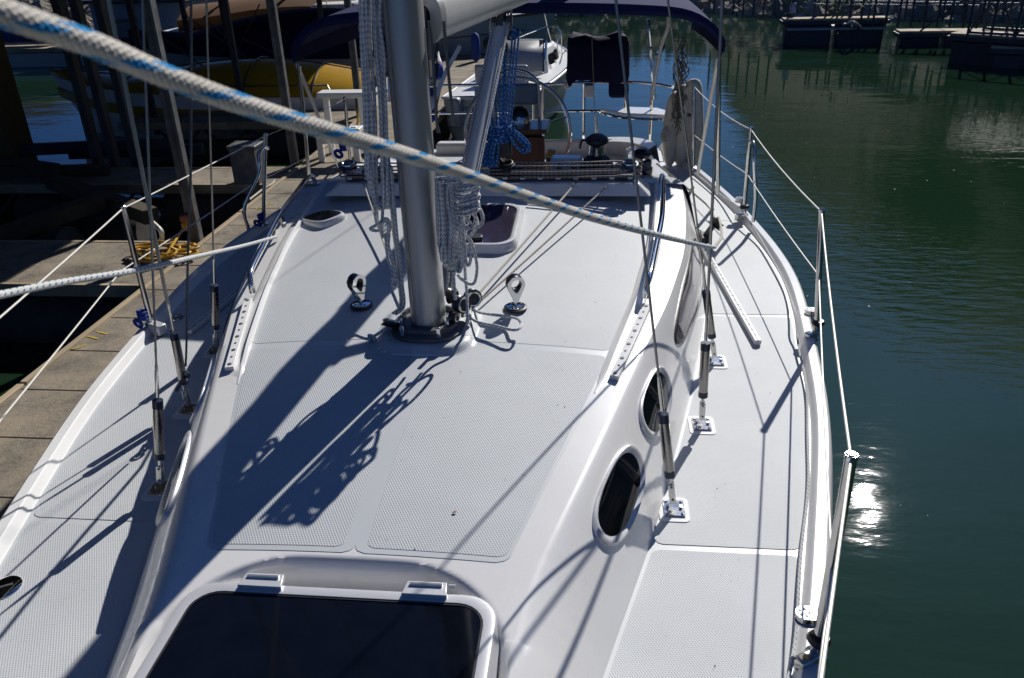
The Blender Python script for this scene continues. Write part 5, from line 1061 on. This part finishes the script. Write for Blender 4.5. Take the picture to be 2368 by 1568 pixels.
ob_ = obj('outboard_bracket', T(MB().box((-.5, -.12, .55), (.25, .22, .5)), M=MA), M['bgrey'], A, bevel=.04)
# B: larger hull beyond, bow to the right
Bt = thing('sloop', 'pale green grey sailing boat moored beyond the cabin boat with its bow to the right', 'sailboat'); MBb = Matrix.Translation((-9.25, 19.0, -.12)) @ Matrix.Rotation(R(-90), 4, 'Z')
LB = 8.85
obj('hull', T(hullmb(LB, 2.8, 1.08, .18, .35), M=MBb), M['hullgreen'], Bt); obj('deck', T(deckmb(LB, 2.8, 1.07, .18), M=MBb), M['white'], Bt)
mb = MB()
for i in range(29):
    pass
pl_ = []
for i in range(29):
    t = i/28; b_ = 1.4*(.85+.15*math.sin(PI*min(1, t/.55)/2)) if t < .55 else 1.4*(1-((t-.55)/.45)**2.1); pl_.append((b_, t*LB, 1.08+.216*t*t+.02))
obj('toe_rail', T(MB().tube(pl_, .03, 6), M=MBb), M['wood'], Bt)
obj('cove_line', T(MB().tube([(x*.985+.005, y-.01, z-.30) for x, y, z in pl_[8:27]], .010, 5), M=MBb), M['stripe'], Bt)
obj('cabin_trunk', T(MB().box((0, 5.2, 1.42), (1.3, 3.2, .36)), M=MBb), M['white'], Bt, bevel=.10)
q = MBb @ Vector((.58, 8.05, .95)); pr_ = obj('hull_port', MB().torus(q+Vector((0, -.03, 0)), .09, .018, (0.3, -1, 0), 20, 6), M['steel'], Bt); obj('pane', MB().lathe([(.085, 0), (.085, .01)], q+Vector((0, -.02, 0)), (.3, -1, 0), 18), M['glass'], pr_)
mb = MB(); mb.tube([(.62, 7.3, 1.38), (.62, 7.3, 1.85), (.35, 8.3, 1.92), (0, 8.8, 1.98), (-.35, 8.3, 1.92), (-.62, 7.3, 1.85), (-.62, 7.3, 1.38)], .013, 6); mb.tube([(.62, 7.3, 1.6), (.3, 8.4, 1.66), (0, 8.75, 1.7), (-.3, 8.4, 1.66)], .010, 6)
for x, y in ((.35, 8.3), (-.35, 8.3), (.1, 8.75), (1.1, 5.8), (1.25, 4.2), (-1.1, 5.8)): mb.tube([(x, y, 1.35), (x, y, 1.92)], .012, 6)
obj('pulpit', T(mb, M=MBb), M['steel'], Bt)
mb = MB()
for x in (1.28, -1.28): mb.tube([(x*.9, 4.2, 1.9), (x*.8, 5.8, 1.9), (x*.48, 7.3, 1.86)], .006, 5)
obj('lifeline', T(mb, M=MBb), M['whitep'], Bt)
mb = MB()
for p in ((1030, 40), (1060, 60)): pass
o_ = obj('mooring_line', MB().tube(sag(MBb @ Vector((.2, 8.6, 1.35)), (.0, 14.5, .95), .35), .012, 6), M['rope_cream']); tag(o_, 'slack mooring line from the bow of the green grey sloop to the cabin boat', 'rope')
o_ = obj('blue_fender', MB().lathe([(.01, 0), (.07, .03), (.09, .10), (.09, .42), (.07, .5), (.02, .54)], (-1.9, 17.05, .45), n=16), M['bluestrap']); tag(o_, 'blue fender hanging against the side of the green grey sloop', 'fender')
o_ = obj('blue_line', MB().tube([ay(K('s', 520, 280), 13.8), ay(K('s', 500, 600), 13.5)], .02, 8), M['rope_blue']); tag(o_, 'bright blue line hanging at the bow rail of the cabin boat', 'rope')
# C: yellow and white powerboat in the slip, bow to the left
Yb = thing('powerboat', 'white and yellow powerboat under a yellow cover lying in the shaded slip', 'boat'); MY = Matrix.Translation((-2.95, 13.25, 0)) @ Matrix.Rotation(R(93), 4, 'Z')
LY = 5.3
obj('hull', T(hullmb(LY, 2.0, .62, .25, .55), M=MY), M['white'], Yb)
rws = []
for i in range(27):
    t = i/26; b_ = 1.0*(.85+.15*math.sin(PI*min(1, t/.55)/2)) if t < .55 else 1.0*(1-((t-.55)/.45)**2.1); rws.append((b_, t*LY, .62+.3*t*t))
for s in (-1, 1):
    mb = MB(); mb.grid([[(s*(x*.985+.006), y-.03*(y/LY)**3, z-.20) for x, y, z in rws], [(s*(x*.955+.006), y-.06*(y/LY)**3, z-.36) for x, y, z in rws]]); obj('yellow_band', T(mb, M=MY), M['yellow'], Yb)
mb = MB(); cr = []
for i in range(27):
    x, y, z = rws[i]; t = i/26; hgt = .08+.34*math.sin(PI*min(1, t*1.15+.12))**1.2; cr.append([(x*u*1.02, y, z+.01+hgt*(1-u*u)**.8) for u in np.linspace(-1, 1, 15)])
mb.grid(cr); cvr = obj('cover', T(mb, M=MY), M['yellow'], Yb)
for t_ in (4, 9, 14, 19):
    obj('cover_strap', T(MB().tube([(x*1.012, y, z+.012) for x, y, z in cr[t_]], .012, 6), M=MY), M['black'], cvr)
obj('grab_rail', T(MB().tube([(-.93, .5, .66), (-.93, .55, .80), (-.95, 2.2, .82), (-.95, 2.3, .68)], .012, 6), M=MY), M['steel'], Yb)
obj('cover_ridge', T(MB().tube([(0, r_[7][1], r_[7][2]+.006) for r_ in cr[1:26]], .010, 6), M=MY), M['orange'], cvr)
text('registration', 'TX 7431 AH', MY @ Vector((-.93, 2.6, .36)), .17, (R(90), 0, R(3)), M['yellowpaint'], Yb).location.y -= .12
Yc = thing('covered_boat', 'boat under a dark navy cover behind the yellow powerboat', 'boat'); MY2 = Matrix.Translation((-2.9, 16.7, 0)) @ Matrix.Rotation(R(90), 4, 'Z')
obj('hull', T(hullmb(6, 2.1, .7, .2, .5), M=MY2), M['bgrey'], Yc)
mb = MB(); cr = []
for i in range(27):
    t = i/26; b_ = 1.05*(.85+.15*math.sin(PI*min(1, t/.55)/2)) if t < .55 else 1.05*(1-((t-.55)/.45)**2.1); hgt = .3+.5*math.sin(PI*min(1, t*1.1+.15)); cr.append([(b_*u*1.03, t*6, .72+.2*t*t+hgt*(1-u*u)**.7) for u in np.linspace(-1, 1, 13)])
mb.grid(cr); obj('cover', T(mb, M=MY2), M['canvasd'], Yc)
Yo = thing('orange_canopy_boat', 'runabout with a brown orange canopy in the deep shade at the upper left', 'boat'); MY3 = Matrix.Translation((-4.6, 19.9, 0)) @ Matrix.Rotation(R(92), 4, 'Z')
obj('hull', T(hullmb(5, 2.0, .6, .2, .5), M=MY3), M['bgrey'], Yo)
rws = [[(x, y, 1.55-.25*abs(x)**2+.12*math.sin(y)) for x in np.linspace(-1, 1, 9)] for y in np.linspace(.3, 4.3, 8)]
mb = MB(); mb.grid(rws); mb.grid([[(x, y, z-.18) for x, y, z in r_] for r_ in rws]); mb.grid([rws[0], [(x, y, z-.18) for x, y, z in rws[0]]]); mb.grid([[r_[0] for r_ in rws], [(r_[0][0], r_[0][1], r_[0][2]-.3) for r_ in rws]]); obj('canopy', T(mb, M=MY3), M['orange'], Yo)
mb = MB()
for s in (-1, 1):
    for y in (.5, 2.2, 4.0): mb.tube([(s*.85, y, .6), (s*.9, y+.1, 1.4)], .015, 6)
obj('canopy_frame', T(mb, M=MY3), M['galv'], Yo)
# D: pale houseboat wall and far floating docks seen through the shed
q = ay((330, 75), 21.5)
Hb = thing('houseboat', 'pale blue grey houseboat with a square window beyond the shed posts', 'houseboat')
hx_, hz_ = float(q[0]), float(q[2])
obj('wall', MB().box((hx_, 22.3, hz_+.1), (2.6, 1.6, 1.2)), M['ltblue'], Hb, bevel=.02); obj('deck_slab', MB().box((hx_, 22.0, .3), (3.4, 2.6, .3)), M['bgrey'], Hb)
fw = obj('window', MB().box((hx_-.55, 21.48, hz_+.05), (.85, .05, .55)), M['black'], Hb); obj('pane', MB().box((hx_-.55, 21.44, hz_+.02), (.75, .03, .45)), M['glassp'], fw)
obj('roof', MB().box((hx_, 22.2, hz_+.78), (3.0, 2.2, .08)), M['dirtysteel'], Hb)
q = az((100, 112), .5); fd = thing('far_dock', 'low far dock with a timber edge across the open water at the left', 'dock')
obj('deck_slab', MB().box((q[0]-1.2, q[1]+1.0, .42), (6.5, 1.5, .10)), M['plank'], fd); obj('float', MB().box((q[0]-1.2, q[1]+1.0, .18), (6.3, 1.4, .34)), M['bgrey'], fd)
bk = thing('blue_rowing_boat', 'small blue covered boat on the far dock behind the mooring pile', 'boat'); obj('hull', T(hullmb(2.6, .9, .35, .1, .2, 0), M=Matrix.Translation((q[0]-.2, q[1]+1.2, .5)) @ Matrix.Rotation(R(95), 4, 'Z')), P('blue_tarp', (.01, .07, .22), .6, var=.2), bk)

# ------------------------------------------------------------------ far bank: floating platforms, gangway, railings
def platform(name, label, a, b_, w_, zt, group=None):
    A_ = Vector(az(a, zt)); B_ = Vector(az(b_, zt)); d = (B_-A_); L = d.length; d.normalize(); nn = Vector((-d.y, d.x, 0)); rot = math.atan2(d.y, d.x); t = thing(name, label, 'floating dock', group)
    c = (A_+B_)/2+nn*w_/2
    n_ = max(2, int(L/.75))
    for k in range(n_): cc_ = A_+d*(L*(k+.5)/n_)+nn*w_/2; obj('deck_board', MB().box((cc_.x, cc_.y, zt-.03), (L/n_-.015, w_, .05), rot), M['plank'], t, bevel=.005)
    obj('edge_beam', MB().box((c.x, c.y, zt-.10), (L+.06, w_+.05, .09), rot), M['dirtysteel'], t)
    n2 = max(2, int(L/1.1))
    for k in range(n2): cc_ = A_+d*(L*(k+.5)/n2)+nn*w_/2; obj('pontoon', MB().box((cc_.x, cc_.y, zt-.14-(zt-.14+.12)/2), (L/n2-.12, w_*.92, zt-.14+.12), rot), M['pontoon'], t, bevel=.05)
    return t, A_, B_, d, nn, rot
p1, A1, B1_, d1, n1, r1 = platform('floating_platform', 'dark floating platform with a thin timber deck against the far bank', (1812, 44), (2055, 40), .42, .62, 'floating platforms at the far bank')
mb = MB(); mb.box(((A1+B1_)/2+n1*.3)[:2]+(.38,), ((B1_-A1).length-.2, .8, .05), r1); obj('lower_shelf', mb, M['bgrey'], p1)
hp = obj('discharge_hose', MB().tube(cat([Vector(az((1962, 55), .55)), Vector(az((1972, 53), .6)), Vector(az((1985, 62), .45)), Vector(az((1993, 85), .02))], 6), .05, 8), M['bgrey']); tag(hp, 'grey hose bending off the far floating platform into the water', 'hose')
hp = obj('thin_discharge_hose', MB().tube(cat([Vector(az((1950, 56), .55)), Vector(az((1966, 58), .5)), Vector(az((1971, 75), .25)), Vector(az((1970, 92), .02))], 6), .025, 8), M['whitep']); tag(hp, 'thin pale hose beside the grey one on the far floating platform', 'hose')
def railing(nm, label, a, b_, zb_, h, n, group='steel railings on the far bank', mids=(.5,)):
    A_ = Vector(az(a, zb_)); B_ = Vector(az(b_, zb_)); t = thing(nm, label, 'railing', group)
    for k in range(n+1): q = lerp(A_, B_, k/n); obj('post', MB().box(q+Vector((0, 0, h/2-.1)), (.045, .045, h+.2)), M['dirtysteel'], t)
    for m_ in (1,)+tuple(mids): obj('rail', MB().tube([A_+Vector((0, 0, h*m_)), B_+Vector((0, 0, h*m_))], .020, 6), M['rail'], t)
railing('bank_railing', 'steel railing standing behind the dark floating platform', (1880, 40), (2260, 45), .62, .42, 13, mids=(.7,))
railing('rear_railing', 'second steel railing higher on the bank behind the first', (1890, 24), (2367, 34), .75, .38, 11, mids=(.6,))
p2, A2, B2, d2, n2_, r2 = platform('floating_platform', 'small floating platform between the far railing and the gangway', (2080, 72), (2290, 70), .5, .35, 'floating platforms at the far bank')
p3, A3, B3, d3, n3, r3 = platform('gangway_platform', 'sunlit timber deck of the truss gangway on dark pontoons at the upper right', (2195, 76), (2470, 92), .9, .60, 'floating platforms at the far bank')
p4, A4, B4, d4, n4, r4 = platform('floating_platform', 'low dark pontoon at the right edge under the truss gangway', (2290, 106), (2480, 112), .5, .42, 'floating platforms at the far bank')
gt = thing('gangway_truss', 'dark steel truss railings on both sides of the timber gangway', 'gangway')
for side_ in (0, 1):
    o0 = A3+d3*.35+n3*(0.02 if side_ == 0 else .88); LL = (B3-A3).length+.5; H_ = .80; nb = 6
    obj('top_chord', MB().tube([o0+Vector((0, 0, H_)), o0+d3*LL+Vector((0, 0, H_))], .03, 8), M['rail'], gt); obj('bottom_chord', MB().tube([o0+Vector((0, 0, .03)), o0+d3*LL+Vector((0, 0, .03))], .03, 6), M['galv'], gt)
    for k in range(nb+1): q = o0+d3*(LL*k/nb); obj('upright', MB().tube([q-Vector((0, 0, .2)), q+Vector((0, 0, H_))], .028, 6), M['dirtysteel'], gt)
    for k in range(nb):
        q = o0+d3*(LL*k/nb); q2_ = o0+d3*(LL*(k+1)/nb); obj('diagonal', MB().tube([q+Vector((0, 0, H_ if k % 2 else 0)), q2_+Vector((0, 0, 0 if k % 2 else H_))], .018, 6), M['dirtysteel'], gt)
obj('end_brace', MB().tube([A3-d3*.6+Vector((0, 0, .0)), A3+d3*.35+Vector((0, 0, .80))], .02, 6), M['dirtysteel'], gt)
for k, lb_ in ((0, 'left of two orange rope swags hanging from the gangway edge'), (1, 'right of two orange rope swags hanging from the gangway edge')):
    a = Vector(az((2272+k*50, 84+k*2), .50)); b_ = Vector(az((2315+k*42, 84+k*6), .50)); o_ = obj('rope_swag', MB().tube(sag(a, b_, .14+.12*k), .016, 6), M['yhose']); tag(o_, lb_, 'rope', 'rope swags under the gangway')
sgn = thing('bank_sign', 'small blank blue grey sign on a post at the left end of the far railing', 'sign'); q = Vector(az((1830, 40), .6)); zz = ay(K('x', 810, 130), q.y)
obj('sign_plate', MB().box((q.x, q.y-.03, float(zz[2])), (.16, .02, .24)), M['ltblue'], sgn); obj('sign_post', MB().box((q.x, q.y, .8), (.04, .04, .9)), M['dirtysteel'], sgn)
# second run of platforms and masts of posts along the far bank at centre
railing('far_bank_railing', 'faint steel railing on the bank beyond the bimini', (1650, 14), (1790, 20), .7, .9, 6)
railing('shed_railing', 'steel fence on the bank seen between the shed posts', (330, 22), (560, 12), 1.1, .9, 12)
for k in range(14):
    x_ = 600+k*21; q = Vector(az((x_, 42-.12*(x_-600)*.2), .55)); o_ = obj('bank_post', MB().box(q+Vector((0, 0, .8)), (.07, .07, 2.4)), M['dirtysteel']); tag(o_, 'dark steel post before the sunlit rocky bank, number %s from the left of the row' % ('one two three four five six seven eight nine ten eleven twelve thirteen fourteen'.split()[k]), 'post', 'dark posts before the rocky bank')

# white specks on the water, pollen and foam doubling as painted glints, specks of grit on the deck: uncountable
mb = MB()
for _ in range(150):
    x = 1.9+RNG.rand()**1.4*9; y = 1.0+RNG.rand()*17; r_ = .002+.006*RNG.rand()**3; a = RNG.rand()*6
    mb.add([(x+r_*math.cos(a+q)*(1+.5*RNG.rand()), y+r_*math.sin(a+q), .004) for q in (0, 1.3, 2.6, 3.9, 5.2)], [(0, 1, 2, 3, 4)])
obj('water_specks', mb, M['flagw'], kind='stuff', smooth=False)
mb = MB()
for _ in range(170):
    x = (RNG.rand()-.5)*2.6; y = 1.3+RNG.rand()*2.9; r_ = .0009+.0016*RNG.rand()**2
    if abs(x) < smooth(wp, y)-.05: z = zc(x, y)+.004
    elif abs(x) > wb(y)+.03 and abs(x) < hbs(y)-.09: z = zd(y)+.004
    else: continue
    a = RNG.rand()*6; mb.add([(x+r_*math.cos(a+q)*(1+RNG.rand()), y+r_*math.sin(a+q), z) for q in (0, 1.5, 3, 4.5)], [(0, 1, 2, 3)])
obj('deck_grit', mb, M['darkplank'], kind='stuff', smooth=False)
q = az((1050, 1185), zc(.25, 1.75)+.004); mb = MB()
mb.add([(q[0]-.006, q[1], q[2]), (q[0], q[1]-.003, q[2]+.002), (q[0]+.007, q[1]+.001, q[2]+.001), (q[0]+.001, q[1]+.006, q[2]+.002)], [(0, 1, 2, 3)])
o_ = obj('dead_leaf', mb, P('dead_leaf', (.16, .05, .02), .8)); tag(o_, 'tiny brown leaf scrap lying on the coachroof tread ahead of the mast', 'leaf'); o_.modifiers.new('t', 'SOLIDIFY').thickness = .0006
